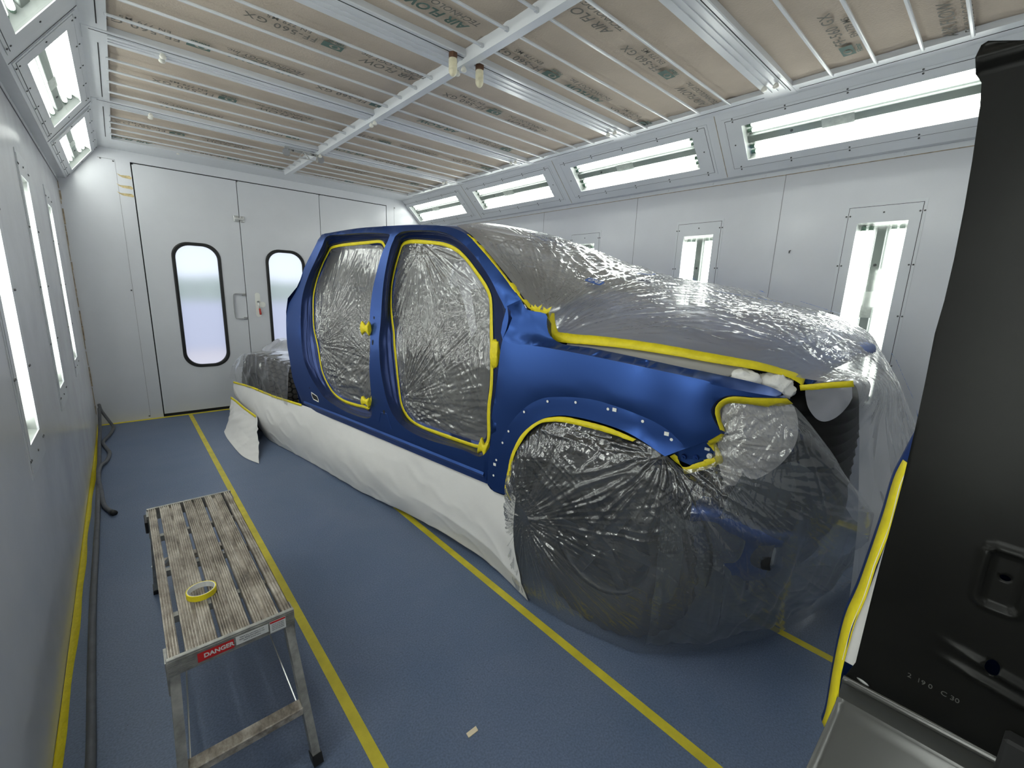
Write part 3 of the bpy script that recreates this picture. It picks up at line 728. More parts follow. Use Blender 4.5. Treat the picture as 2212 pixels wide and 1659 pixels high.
# ---------------------------------------------------------------- work platform
PX0, PX1, PY0, PY1, PH = .3125, .6345, -4.855, -3.757, .5
pc = Vector(((PX0 + PX1) / 2, (PY0 + PY1) / 2, 0))
pf = empty('work_platform', tuple(pc)); tag(pf, 'worn aluminium folding work platform standing on the blue floor', 'work platform')
hx, hy = (PX1 - PX0) / 2, (PY1 - PY0) / 2
PL = [(-.160, -.132), (-.119, -.041), (-.030, .043), (.054, .124), (.134, .160)]
def tread(x0, x1, valley):
    """ribbed extrusion profile across x, run along y"""
    pts = []; x = x0; up = True
    rib = .0065
    k = int((x1 - x0) / rib)
    prof = [(x0, PH - .026), (x0, PH - .002)]
    for i in range(k):
        a = x0 + (x1 - x0) * i / k; b = x0 + (x1 - x0) * (i + 1) / k
        m_ = (a + b) / 2
        if valley and valley[0] < m_ < valley[1]: prof += [(a, PH - .015), (b, PH - .015)]
        else: prof += [(a + (b - a) * .15, PH), (a + (b - a) * .55, PH), (a + (b - a) * .60, PH - .0055), (b, PH - .0055)]
    prof += [(x1, PH - .002), (x1, PH - .026)]
    n_ = len(prof); v = [(p[0], -hy + .012, p[1]) for p in prof] + [(p[0], hy - .012, p[1]) for p in prof]
    f = [(i, i + 1, n_ + i + 1, n_ + i) for i in range(n_ - 1)] + [(n_ - 1, 0, n_, 2 * n_ - 1)]
    return MB().add(v, [tuple(reversed(q)) for q in f])
for (x0, x1) in PL:
    wv = x1 - x0
    tread(x0, x1, ((x0 + wv * .44, x0 + wv * .58) if wv > .06 else None)).build('tread', 'plank', pf)
for s in (-1, 1):
    mb = MB().box(-hx - .004, hx + .004, s * (hy - .006) - .006, s * (hy - .006) + .006, PH - .056, PH + .002, .002)
    for i in range(9): mb.box(-hx - .002, hx + .002, s * (hy + .0005) - .0012, s * (hy + .0005) + .0012, PH - .050 + i * .0052, PH - .0475 + i * .0052)
    eb = mb.build('end_channel', 'alu', pf)
    if s < 0:
        y = -hy - .0022
        MB().box(-.095, -.005, y - .0004, y, PH - .043, PH - .014).build('danger_sticker', 'labelr', eb)
        text('print', 'DANGER', .0185, 'labelw', eb, frame_m((-.043, y - .0008, PH - .0285), (1, 0, 0), (0, 0, 1)), .0006)
        MB().box(.000, .088, y - .0004, y, PH - .040, PH - .012).build('warning_sticker', 'labelw', eb)
        for j, tx in enumerate(('Follow ALL instructions on the', 'labels. Falling from platform may', 'result in serious injury.')): text('print', tx, .0052, 'rubber', eb, frame_m((.043, y - .0008, PH - .018 - j * .007), (1, 0, 0), (0, 0, 1)))
        MB().box(.092, .138, y - .0004, y, PH - .050, PH - .010).build('warning_sticker', 'labelw', eb)
        MB().box(.093, .137, y - .0008, y - .0004, PH - .017, PH - .011).build('sticker_band', 'labelr', eb)
        for j in range(4): text('print', 'Read all of the labels', .0042, 'rubber', eb, frame_m((.115, y - .0008, PH - .023 - j * .006), (1, 0, 0), (0, 0, 1)))
for y in (-.30, .0, .30): MB().box(-hx + .01, hx - .01, y - .012, y + .012, PH - .05, PH - .026).build('cross_member', 'alu', pf)
def legpt(sx, sy, t): # t 0 top .. 1 floor
    return (sx * (hx - .012 + .022 * t), sy * (hy - .035 + .158 * t), (PH - .05) * (1 - t))
for sy in (-1, 1):
    for sx in (-1, 1):
        a, b = legpt(sx, sy, -.02), legpt(sx, sy, .965)
        lg = MB().bar(a, b, .024, .040, up=(0, 1, 0)).build('leg', 'alu', pf)
        c, d2 = legpt(sx, sy, .93), legpt(sx, sy, 1.0)
        MB().bar(c, (d2[0], d2[1], 0.0), .030, .047, up=(0, 1, 0)).build('rubber_foot', 'rubber', lg)
        MB().box(a[0] + sx * .012, a[0] + sx * .019, a[1] - .03, a[1] + .03, a[2] - .07, a[2] + .03, .003).build('hinge_plate', 'alu', lg)
        q = legpt(sx, sy, .62); MB().lathe([(0, q[0] + sx * .015), (.007, q[0] + sx * .014), (.008, q[0] + sx * .010)], (0, q[1], q[2]), 'x', 10).build('rivet', 'steel', lg)
    a, b = legpt(-1, sy, .60), legpt(1, sy, .60)
    MB().box(a[0] + .01, b[0] - .01, a[1] - .022, a[1] + .022, a[2] - .016, a[2] + .012, .003).build('step_rung', 'plank', pf)
for sx in (-1, 1):
    a = legpt(sx, -1, .62); b = (a[0] * .6, -hy * .30, PH - .06)
    MB().bar((a[0] * .9, a[1], a[2] - .01), b, .003, .014, up=(0, 1, 0)).build('brace', 'steel', pf)
    a = legpt(sx, 1, .62); b = (a[0] * .6, hy * .30, PH - .06)
    MB().bar((a[0] * .9, a[1], a[2] - .01), b, .003, .014, up=(0, 1, 0)).build('brace', 'steel', pf)
MB().box(-hx - .016, -hx - .004, hy - .10, hy - .01, PH - .075, PH - .02, .003).build('side_catch', 'rubber', pf)
r = empty('tape_roll', (.4225, -4.585, PH + .0005)); tag(r, 'nearly used roll of yellow masking tape on the work platform', 'tape roll')
n_ = 40
def ringz(ro, ri, h, c=0.0):
    return MB().lathe([(ri, 0), (ro, 0), (ro, h), (ri, h), (ri, 0)], (0, 0, 0), 'z', n_)
ringz(.0425, .0395, .019).build('tape', 'yellow', r, False)
ringz(.0395, .0375, .0192).build('core', 'labelw', r, False)

# ================================================================ THE PICKUP: measured outlines, local metres (forward, inward, up)
K = dict(
    R1=[(0.177, 0.166, 1.925), (0.415, 0.167, 1.927), (0.746, 0.165, 1.92), (1.031, 0.158, 1.895), (1.062, 0.151, 1.865), (1.013, 0.127, 1.767), (0.992, 0.095, 1.637), (0.978, 0.064, 1.497), (0.995, 0.03, 1.327), (1.032, 0.006, 1.174), (1.02, 0, 0.974), (1.035, 0, 0.707), (0.985, 0, 0.621), (0.74, 0.002, 0.602), (0.534, 0.001, 0.615), (0.351, 0, 0.645), (0.219, 0, 0.708), (0.085, 0, 0.804), (-0.006, 0, 0.919), (-0.032, 0, 1.044), (-0.05, 0.011, 1.213), (-0.08, 0.039, 1.373), (-0.073, 0.062, 1.488), (-0.024, 0.092, 1.621), (0.054, 0.12, 1.742), (0.121, 0.147, 1.85)],
    RT=[(0.097, 0.233, 1.855), (0.312, 0.238, 1.873), (0.651, 0.238, 1.875), (0.844, 0.237, 1.871), (0.906, 0.227, 1.83), (0.978, 0.212, 1.767), (0.957, 0.18, 1.637), (0.943, 0.149, 1.497), (0.96, 0.115, 1.327), (0.997, 0.091, 1.174), (0.985, 0.085, 0.974), (0.877, 0.085, 0.662), (0.812, 0.085, 0.645), (0.644, 0.085, 0.63), (0.484, 0.085, 0.63), (0.346, 0.085, 0.655), (0.254, 0.085, 0.702), (0.162, 0.085, 0.786), (0.111, 0.085, 0.877), (0.074, 0.085, 1.04), (0.007, 0.092, 1.185), (-0.046, 0.121, 1.356), (-0.072, 0.146, 1.481), (-0.049, 0.176, 1.616), (0.008, 0.205, 1.74), (0.06, 0.223, 1.814)],
    F1=[(1.144, 0.154, 1.879), (1.226, 0.16, 1.9), (1.443, 0.158, 1.892), (1.602, 0.153, 1.873), (1.725, 0.143, 1.836), (1.859, 0.127, 1.769), (1.982, 0.106, 1.683), (2.081, 0.087, 1.598), (2.153, 0.07, 1.523), (2.201, 0.059, 1.473), (2.23, 0.05, 1.429), (2.24, 0.035, 1.35), (2.229, 0.02, 1.268), (2.23, 0.006, 1.176), (2.222, 0, 1.056), (2.21, 0, 0.975), (2.196, -0, 0.892), (2.195, -0, 0.797), (2.191, 0, 0.735), (2.117, 0, 0.652), (1.978, -0, 0.654), (1.732, 0, 0.636), (1.526, 0, 0.637), (1.39, 0, 0.663), (1.288, 0, 0.719), (1.224, 0, 0.802), (1.187, 0, 0.898), (1.158, 0, 1.012), (1.149, 0, 1.127), (1.136, 0.009, 1.2), (1.131, 0.029, 1.321), (1.111, 0.054, 1.448), (1.097, 0.078, 1.561), (1.094, 0.102, 1.667), (1.102, 0.131, 1.787), (1.122, 0.146, 1.846)],
    FT=[(1.116, 0.232, 1.848), (1.222, 0.234, 1.857), (1.396, 0.23, 1.842), (1.548, 0.225, 1.822), (1.674, 0.216, 1.785), (1.781, 0.201, 1.725), (1.881, 0.184, 1.652), (1.973, 0.167, 1.579), (2.025, 0.155, 1.521), (2.044, 0.145, 1.479), (2.06, 0.133, 1.418), (2.081, 0.117, 1.333), (2.102, 0.102, 1.249), (2.118, 0.088, 1.152), (2.121, 0.085, 1.026), (2.11, 0.085, 0.941), (2.108, 0.085, 0.856), (2.113, 0.085, 0.764), (2.099, 0.085, 0.692), (2.031, 0.085, 0.654), (1.886, 0.085, 0.647), (1.661, 0.085, 0.645), (1.473, 0.085, 0.65), (1.348, 0.085, 0.677), (1.281, 0.085, 0.73), (1.252, 0.085, 0.793), (1.229, 0.085, 0.91), (1.211, 0.085, 1.034), (1.183, 0.09, 1.171), (1.168, 0.1, 1.237), (1.116, 0.119, 1.349), (1.083, 0.137, 1.44), (1.06, 0.162, 1.556), (1.061, 0.187, 1.665), (1.081, 0.213, 1.773), (1.094, 0.225, 1.823)],
    OTOP=[(0.037, 0.193, 1.951), (0.256, 0.195, 1.959), (0.6, 0.196, 1.964), (0.909, 0.194, 1.955), (1.183, 0.191, 1.944), (1.429, 0.187, 1.927), (1.599, 0.182, 1.908), (1.708, 0.176, 1.884), (1.805, 0.167, 1.85), (1.872, 0.157, 1.811), (1.961, 0.143, 1.752), (2.067, 0.125, 1.677), (2.167, 0.108, 1.603), (2.245, 0.094, 1.541), (2.291, 0.086, 1.505)],
    OBOT=[(2.161, 0.014, 0.503), (2.08, 0.014, 0.502), (1.657, 0.015, 0.498), (1.146, 0.015, 0.496), (0.493, 0.016, 0.49), (0.03, 0.016, 0.488), (-0.121, 0.014, 0.502), (-0.146, 0.008, 0.551), (-0.206, 0, 0.646), (-0.264, 0, 0.731), (-0.291, 0, 0.863), (-0.324, 0, 0.989), (-0.327, 0.002, 1.142), (-0.356, 0.024, 1.291), (-0.34, 0.037, 1.362), (-0.232, 0.058, 1.465), (-0.177, 0.079, 1.563), (-0.132, 0.105, 1.679), (-0.049, 0.132, 1.791), (0.017, 0.155, 1.883)],
    FSH=[(2.279, -0, 1.471), (2.257, 0, 1.306), (2.511, -0, 1.296), (2.756, 0, 1.286), (3.012, 0.002, 1.269), (3.219, 0.038, 1.248), (3.242, 0.044, 1.236), (3.349, 0.083, 1.222), (3.416, 0.113, 1.215), (3.464, 0.138, 1.212)],
    FTOP=[(2.306, 0.07, 1.504), (2.35, 0.07, 1.457), (2.462, 0.07, 1.443), (2.471, 0.07, 1.394), (2.496, 0.07, 1.342), (2.57, 0.07, 1.312), (2.711, 0.07, 1.31), (2.878, 0.07, 1.299), (3.027, 0.073, 1.287), (3.156, 0.092, 1.273), (3.16, 0.093, 1.274), (3.257, 0.119, 1.262), (3.348, 0.152, 1.248), (3.407, 0.179, 1.234), (3.44, 0.195, 1.217), (3.455, 0.203, 1.199)],
    FREAR=[(2.279, -0, 1.471), (2.29, 0, 1.416), (2.281, 0, 1.365), (2.257, 0, 1.306), (2.24, 0, 1.224), (2.232, 0, 1.105), (2.226, 0, 0.983), (2.21, 0, 0.975), (2.196, -0, 0.892), (2.195, -0, 0.797), (2.191, 0, 0.744), (2.175, 0, 0.583), (2.175, -0, 0.515), (2.223, 0, 0.485), (2.319, -0, 0.49)],
    ARCH=[(2.329, -0.003, 0.498), (2.325, -0.003, 0.55), (2.339, -0.003, 0.637), (2.36, -0.003, 0.736), (2.406, -0.003, 0.839), (2.468, -0.003, 0.91), (2.541, -0.003, 0.964), (2.605, -0.003, 0.99), (2.667, -0.003, 1.003), (2.757, -0.003, 1.009), (2.869, -0.003, 1.006), (2.949, -0.003, 0.997), (3.009, -0.01, 0.985), (3.047, -0.007, 0.97), (3.094, -0.001, 0.948), (3.119, 0.003, 0.937)],
    FLARE=[(2.191, 0, 0.734), (2.243, -0, 0.733), (2.266, 0, 0.777), (2.307, -0, 0.861), (2.368, 0, 0.941), (2.445, 0, 1.012), (2.519, 0, 1.055), (2.591, 0, 1.076), (2.701, 0, 1.094), (2.799, -0, 1.1), (2.908, 0, 1.091), (2.984, 0.001, 1.08), (3.056, 0.006, 1.064), (3.115, 0.014, 1.039), (3.159, 0.023, 1.006), (3.184, 0.029, 0.979)],
    FLOW=[(3.119, 0.003, 0.937), (3.184, 0.029, 0.979), (3.212, 0.036, 0.996), (3.258, 0.049, 1.026), (3.292, 0.061, 1.058)],
    FHEAD=[(3.292, 0.061, 1.058), (3.275, 0.055, 1.086), (3.259, 0.05, 1.114), (3.251, 0.047, 1.141), (3.259, 0.05, 1.168), (3.273, 0.054, 1.187), (3.299, 0.064, 1.202), (3.334, 0.077, 1.205), (3.384, 0.098, 1.205), (3.464, 0.138, 1.212)],
    TARCH_o=[(2.318, 0.01, 0.491), (2.307, 0.01, 0.53), (2.32, 0.01, 0.624), (2.343, 0.01, 0.726), (2.392, 0.01, 0.831), (2.454, 0.01, 0.902), (2.525, 0.01, 0.955), (2.59, 0.01, 0.981), (2.653, 0.01, 0.995), (2.744, 0.01, 1), (2.858, 0.01, 0.998), (2.938, 0.01, 0.989), (2.999, 0.011, 0.977)],
    TARCH_i=[(2.34, 0.03, 0.502), (2.316, 0.03, 0.536), (2.335, 0.03, 0.623), (2.352, 0.03, 0.72), (2.398, 0.03, 0.816), (2.457, 0.03, 0.884), (2.521, 0.03, 0.938), (2.58, 0.03, 0.961), (2.641, 0.03, 0.974), (2.733, 0.03, 0.98), (2.837, 0.03, 0.98), (2.924, 0.03, 0.975), (2.991, 0.031, 0.969)],
    THEAD_o=[(3.253, 0.056, 1.022), (3.284, 0.066, 1.057), (3.289, 0.068, 1.062), (3.275, 0.063, 1.099), (3.264, 0.059, 1.133), (3.265, 0.06, 1.159), (3.282, 0.065, 1.185), (3.312, 0.076, 1.199), (3.366, 0.098, 1.202), (3.431, 0.129, 1.208), (3.465, 0.146, 1.21)],
    THEAD_i=[(3.258, 0.079, 1.006), (3.285, 0.088, 1.029), (3.296, 0.092, 1.062), (3.282, 0.088, 1.098), (3.274, 0.085, 1.126), (3.273, 0.084, 1.147), (3.289, 0.09, 1.169), (3.316, 0.1, 1.177), (3.364, 0.119, 1.179), (3.418, 0.144, 1.18), (3.478, 0.175, 1.194)],
    BRK=[(3.124, 0.061, 0.928), (3.173, 0.071, 0.965), (3.244, 0.09, 1.007), (3.254, 0.093, 1.002), (3.276, 0.1, 0.96), (3.269, 0.098, 0.947), (3.189, 0.075, 0.895), (3.15, 0.066, 0.905)],
    TBRK_o=[(3.117, 0.064, 0.92), (3.14, 0.069, 0.902), (3.172, 0.076, 0.885), (3.184, 0.079, 0.862), (3.282, 0.107, 0.919), (3.3, 0.114, 0.947), (3.26, 0.1, 1.02)],
    TBRK_i=[(3.13, 0.062, 0.932), (3.149, 0.066, 0.917), (3.168, 0.07, 0.888), (3.187, 0.074, 0.886), (3.215, 0.082, 0.909), (3.278, 0.101, 0.954), (3.247, 0.091, 1.008)],
    TPIL_o=[(1.805, 0.167, 1.85), (1.872, 0.157, 1.811), (1.961, 0.143, 1.752), (2.067, 0.125, 1.677), (2.167, 0.108, 1.603), (2.245, 0.094, 1.541), (2.295, 0.09, 1.497), (2.333, 0.09, 1.465), (2.392, 0.09, 1.445), (2.451, 0.09, 1.442)],
    TPIL_i=[(1.816, 0.182, 1.849), (1.885, 0.172, 1.809), (1.962, 0.16, 1.759), (2.068, 0.141, 1.681), (2.167, 0.125, 1.612), (2.253, 0.11, 1.547), (2.3, 0.102, 1.509), (2.342, 0.105, 1.473), (2.4, 0.105, 1.462), (2.462, 0.105, 1.46)],
    THOOD_o=[(2.435, 0.12, 1.448), (2.432, 0.12, 1.389), (2.448, 0.12, 1.357), (2.488, 0.12, 1.319), (2.542, 0.12, 1.313), (2.813, 0.12, 1.32), (3.034, 0.124, 1.314), (3.218, 0.157, 1.299), (3.327, 0.194, 1.29), (3.429, 0.24, 1.273), (3.476, 0.264, 1.251), (3.489, 0.271, 1.235)],
    THOOD_i=[(2.458, 0.14, 1.446), (2.462, 0.14, 1.408), (2.481, 0.14, 1.362), (2.505, 0.14, 1.353), (2.564, 0.14, 1.348), (2.799, 0.14, 1.35), (3.024, 0.143, 1.342), (3.21, 0.175, 1.324), (3.32, 0.211, 1.313), (3.414, 0.252, 1.294), (3.46, 0.275, 1.28), (3.491, 0.292, 1.259)],
    TNOSE_o=[(3.465, 0.388, 1.243), (3.543, 0.433, 1.261), (3.601, 0.471, 1.267)],
    TNOSE_i=[(3.48, 0.396, 1.229), (3.546, 0.435, 1.243), (3.62, 0.484, 1.247)],
    dots=[(2.553, -0.004, 1.048), (2.705, -0.004, 1.073), (2.864, -0.004, 1.075), (3.018, -0.002, 1.056), (3.133, 0.013, 1.006), (2.416, -0.004, 0.969), (2.32, -0.004, 0.847), (2.282, -0.004, 0.776), (2.242, -0.004, 0.67), (2.225, -0.004, 0.578)],
    rects=[(2.894, -0.004, 1.078), (3.113, 0.01, 1.025), (2.231, -0.004, 0.642)],
    PTOP=[(-1.741, 0, 0.452), (-1.149, 0, 0.492), (-0.582, 0, 0.498), (0.002, 0, 0.508)],
    PBOT=[(-0.924, 0, -0.038), (-0.306, 0, -0.004), (0.479, -0, 0.025), (0.964, -0, 0.027), (1.178, 0, 0.057), (1.373, 0, 0.076), (1.553, 0, 0.102), (1.731, 0, 0.107), (1.988, 0, 0.091), (2.218, -0, 0.058), (2.358, 0, 0.021), (2.503, 0, -0.042)],
    wraps=[(0.985, 0.039, 1.259), (0.997, 0.02, 0.747), (2.19, 0.033, 1.227), (2.136, 0.02, 0.702)],
    holes=[(1.048, 0.032, 1.336), (1.064, 0.005, 1.17), (0.167, -0, 0.626), (0.07, 0, 0.688), (1.189, 0, 0.71)],
)
CW = 1.84
TH = math.radians(7.336)
# local axes of the truck root: x = forward (towards the nose), y = inward, z = up
TR = Matrix(((math.sin(TH), math.cos(TH), 0, 1.434), (-math.cos(TH), math.sin(TH), 0, -2.353), (0, 0, 1, 0), (0, 0, 0, 1)))
# x = forward, y = inward is left handed against z up, so the root keeps y = -inward
TRM = Matrix(((math.sin(TH), -math.cos(TH), 0, 1.434), (-math.cos(TH), -math.sin(TH), 0, -2.353), (0, 0, 1, 0), (0, 0, 0, 1)))
def fl_(p): return (p[0], -p[1], p[2])
def FL(G):
    G = np.array(G, float).copy(); G[..., 1] *= -1; return G
def bw(z):
    w = .17 * max(0, (z - 1.12) / .82) ** 1.25
    if z < .62: w += (.62 - z) * .12
    return w
truck = empty('pickup_truck', matrix=TRM)
tag(truck, 'blue doorless crew-cab pickup masked up for painting in the middle of the booth', 'pickup truck')
def root(name, label, cat, grp=None):
    e_ = empty(name, matrix=TRM); tag(e_, label, cat, grp); return e_
def lift3(V, orig, bnd, fn):
    out = []
    for i, p in enumerate(V):
        o_ = orig[i]; k = [q for q in o_ if q < len(bnd)]
        if k: out.append(bnd[k[0]])
        else: out.append((p[0], fn(p[0], p[1]), p[1]))
    return out
def skin(name, outer, holes, step, fn, m, parent, mirror=False):
    bnd = [tuple(p) for lp in [outer, *holes] for p in lp]
    V, T, orig, nb = fill([(p[0], p[2]) for p in outer], [[(p[0], p[2]) for p in h] for h in holes], step)
    P = lift3(V, orig, bnd, fn)
    if mirror: P = [(p[0], CW - p[1], p[2]) for p in P]
    o = mk(name, [fl_(p) for p in P], T, m, parent, True)
    return o
def strip2(name, A, B, m, parent, th=.0008, n=None, jag=0.0, seed=0, smooth=False, mirror=False, wide=1.0):
    """ribbon between two outlines (tape, lips)"""
    n = n or max(len(A), len(B)) * 6
    A = resample(cr_spline(A, 6), n); B = resample(cr_spline(B, 6), n); B = A + (B - A) * wide
    if jag:
        rs = np.random.RandomState(seed); q = np.repeat(rs.rand(n // 5 + 2), 5)[:n, None] - .5
        B = B + (B - A) * q * jag
        A = A + (B - A) * (np.repeat(rs.rand(n // 9 + 2), 9)[:n, None] - .5) * jag * .35
        bump = (rs.rand(n, 1) - .5) * .002; A = A + np.array([0, 1, 0]) * bump; B = B + np.array([0, 1, 0]) * bump[::-1]
    G = np.stack([A, (A + B) / 2, B], 1)
    if mirror: G[..., 1] = CW - G[..., 1]
    o = gridmesh(name, FL(G), m, parent, smooth=smooth)
    if th: s_ = o.modifiers.new('thickness', 'SOLIDIFY'); s_.thickness = th
    return o
spc = lambda k, s=5, c=False: cr_spline(K[k], s, c)

# ---- cab side with its two door apertures
R1, RT_, F1, FT_ = spc('R1', 4, True), spc('RT', 4, True), spc('F1', 4, True), spc('FT', 4, True)
# outer outline (clockwise), the fender hides its front edge
front = [(p[0] + .045, p[1] + .03, p[2]) for p in K['F1'][9:19]]
OUT = list(cr_spline(K['OTOP'], 3)) + [(2.30, .085, 1.47)] + front + [tuple(p) for p in cr_spline(K['OBOT'], 2)]
OUT = [tuple(map(float, p)) for p in OUT]
def cabfn(s, z): return bw(z) - (.008 * math.exp(-((z - .56) / .04) ** 2))
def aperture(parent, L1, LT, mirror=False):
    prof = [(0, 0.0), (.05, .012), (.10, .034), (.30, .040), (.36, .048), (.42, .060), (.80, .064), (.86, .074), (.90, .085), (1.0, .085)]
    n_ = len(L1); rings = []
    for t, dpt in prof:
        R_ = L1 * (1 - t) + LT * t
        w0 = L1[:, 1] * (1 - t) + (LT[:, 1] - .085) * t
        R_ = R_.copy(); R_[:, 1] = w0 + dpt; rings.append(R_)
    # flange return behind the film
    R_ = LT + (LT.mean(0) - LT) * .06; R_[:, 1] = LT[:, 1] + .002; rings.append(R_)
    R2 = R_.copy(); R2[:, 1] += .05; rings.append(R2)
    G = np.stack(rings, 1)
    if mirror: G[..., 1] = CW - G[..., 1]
    return gridmesh('door_aperture', FL(G), 'blueshade', parent, closed_u=True)
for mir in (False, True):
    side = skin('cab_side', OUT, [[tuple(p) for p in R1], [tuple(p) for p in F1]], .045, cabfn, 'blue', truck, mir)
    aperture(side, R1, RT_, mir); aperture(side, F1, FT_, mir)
    # return flanges round the outer edge
    O2 = np.array([p for p in cr_spline(K['OBOT'], 2)]); O3 = O2.copy(); O3[:, 1] += .06; O3[:, 0] += np.where(O2[:, 2] > .52, .01, 0); O3[:, 2] += np.where(O2[:, 2] < .53, -.012, 0)
    strip2('edge_return', O2, O3, 'blueshade', side, 0, 80, mirror=mir)
    # sill mouldings and gutter lines
    A = np.array([(x, -.002, z) for x, z in ((-.05, .553), (.6, .562), (1.3, .566), (2.15, .572))]); Bq = A + np.array([0, -.006, -.014]); C_ = A + np.array([0, .0, -.03])
    strip2('sill_ridge', A, Bq, 'blue', side, 0, 20, mirror=mir); strip2('sill_ridge', Bq, C_, 'blue', side, 0, 20, mirror=mir)
    if not mir:
        mb = MB()
        for i, (s_, w_, z_) in enumerate(K['holes']):
            w_ = bw(z_) - .0016; rx, rz = ((.007, .011), (.008, .022), (0, 0), (.006, .006), (.012, .016))[i]
            if rx: mb.add([fl_((s_ + rx * math.cos(t), w_, z_ + rz * math.sin(t))) for t in np.linspace(0, 2 * PI, 13)[:-1]], [tuple(range(12))])
        mb.build('bolt_hole', 'gap', side)
        s_, w_, z_ = K['holes'][2]
        L0 = [(s_ + p[0], z_ + p[1]) for p in [(-.058, .024), (.03, .012), (.05, -.006), (.05, -.024), (-.03, -.020), (-.055, .002)]]
        MB().add([fl_((p[0], -.0025, p[1])) for p in L0], [tuple(range(6))]).build('drain_slot', 'gap', side)
        L1_ = [(s_ + (p[0] - s_) * 1.18, z_ + (p[1] - z_) * 1.4) for p in L0]
        MB().add([fl_((p[0], -.0018, p[1])) for p in L1_], [tuple(range(6))]).build('slot_rim', 'white', side)
        for (q0, q1) in (((1.09, .68), (1.30, .56)),):
            pl = [(1.12, .62), (1.15, .70), (1.22, .705), (1.27, .61)]
            mb = MB()
            for i in range(3): mb.tube([fl_((pl[i][0], .002, pl[i][1])), fl_((pl[i + 1][0], .002, pl[i + 1][1]))], .004, 6)
            mb.build('pressed_plate_edge', 'blue', side)
# roof
A = cr_spline(K['OTOP'][:9], 5); A = resample(A, 40)
G = []
for t in np.linspace(0, 1, 30):
    w = A[:, 1] * (1 - t) + (CW - A[:, 1]) * t; z = A[:, 2] + .045 * (1 - abs(2 * t - 1) ** 3.2); s_ = A[:, 0] + .0 * t
    s_ = s_ - .03 * (1 - (2 * t - 1) ** 2) * np.linspace(0, 1, 40) * 3; G.append(np.stack([s_, w, z], 1))
gridmesh('roof', FL(np.array(G)), 'blue', truck)
# drip rail seam on the roof edge
strip2('roof_rail', A + np.array([0, -.003, -.004]), A + np.array([0, -.008, -.022]), 'blue', truck, 0, 40, smooth=True)
# rear wall and window of the cab
rear = [(-.36, .02, 1.30), (-.33, .03, 1.42), (-.2, .06, 1.52), (-.10, .12, 1.72), (.03, .18, 1.93)]
G = [[(p[0] + .01, p[1] * (1 - t) + (CW - p[1]) * t, p[2]) for p in ([(-.15, .0, .50), (-.27, 0, .75), (-.33, 0, 1.0)] + rear)] for t in np.linspace(0, 1, 8)]
gridmesh('cab_rear', FL(np.array(G)), 'blueshade', truck)
# floor, dash, headlining, bulkhead
MB().box(-.1, 2.4, -CW + .08, -.08, .44, .52).build('cab_floor', 'blackm', truck)
MB().box(.15, 1.75, -CW + .24, -.24, 1.86, 1.90).build('headlining', 'headliner', truck)
db = MB(); db.add([fl_(p) for w in (.13, CW - .13) for p in [(2.28, w, .80), (1.98, w, .86), (1.86, w, 1.10), (1.90, w, 1.27), (2.1, w, 1.34), (2.42, w, 1.32), (2.45, w, .80)]], [tuple(range(7)), tuple(reversed(range(7, 14))), *[(i, 7 + i, 7 + (i + 1) % 7, (i + 1) % 7) for i in range(7)]]); db.build('dashboard', 'blackm', truck)
r_ = MB(); r_.tube([fl_((1.72 + .17 * .35 * math.sin(t), .48 + .18 * math.cos(t), 1.20 + .17 * math.sin(t))) for t in np.linspace(0, 2 * PI, 25)], .014, 8, False)
r_.tube([fl_((1.72, .48, 1.20)), fl_((1.92, .48, 1.1))], .03, 8).build('steering_wheel', 'blackm', truck, True)
def seat(s0, w0, w1, name, back=.62, lean=.22, mir=None):
    pr = [(s0 + .50, .78), (s0 + .52, .88), (s0 + .46, .93), (s0 + .12, .90), (s0 + .04, .98), (s0 - lean * .8, .95 + back), (s0 - lean - .08, .93 + back), (s0 - .13, .9), (s0 - .12, .72)]
    v = [];
    for k, (w, ins) in enumerate(((w0, .03), (w0 + .04, 0), (w1 - .04, 0), (w1, .03))):
        cx, cz = s0 + .05, .95
        for (a, b) in pr: v.append(fl_((cx + (a - cx) * (1 - ins), w, cz + (b - cz) * (1 - ins))))
    n_ = len(pr); f = [tuple(range(n_)), tuple(reversed(range(3 * n_, 4 * n_)))]
    for k in range(3): f += [(k * n_ + i, k * n_ + (i + 1) % n_, (k + 1) * n_ + (i + 1) % n_, (k + 1) * n_ + i) for i in range(n_)]
    o = MB().add(v, f).build(name, 'seat', truck)
    bv = o.modifiers.new('bevel', 'BEVEL'); bv.width = .02; bv.segments = 2
    for wc in ([.5 * (w0 + w1)] if w1 - w0 < .8 else [w0 + .25, w1 - .25]):
        MB().box(s0 - lean - .10, s0 - lean - .01, -wc - .13, -wc + .13, .99 + back, 1.15 + back, .03).build('headrest', 'seat', o)
        MB().tube([(s0 - lean - .055, -wc - .05, .93 + back), (s0 - lean - .055, -wc - .05, 1.0 + back)], .006, 6).tube([(s0 - lean - .055, -wc + .05, .93 + back), (s0 - lean - .055, -wc + .05, 1.0 + back)], .006, 6).build('headrest_post', 'steel', o)
    return o
seat(1.22, .22, .78, 'front_seat'); seat(1.22, CW - .78, CW - .22, 'front_seat'); seat(.28, .20, CW - .20, 'rear_seat', .55, .18)
# windscreen glass under the film
G = []
for t in np.linspace(0, 1, 14):
    a, b = np.array((1.80, .18, 1.86)), np.array((2.33, .10, 1.46)); k = 1 - (2 * t - 1) ** 2
    G.append([(a[0] * (1 - q) + b[0] * q + .0 * k - .03 * k * (1 - q) + .10 * k * q, (a[1] * (1 - q) + b[1] * q) * (1 - t) + (CW - (a[1] * (1 - q) + b[1] * q)) * t, a[2] * (1 - q) + b[2] * q + .03 * k) for q in np.linspace(0, 1, 8)])
gridmesh('windscreen', FL(np.array(G)), mat('dark_windscreen', (.03, .032, .03), .45, spec=.15), truck)

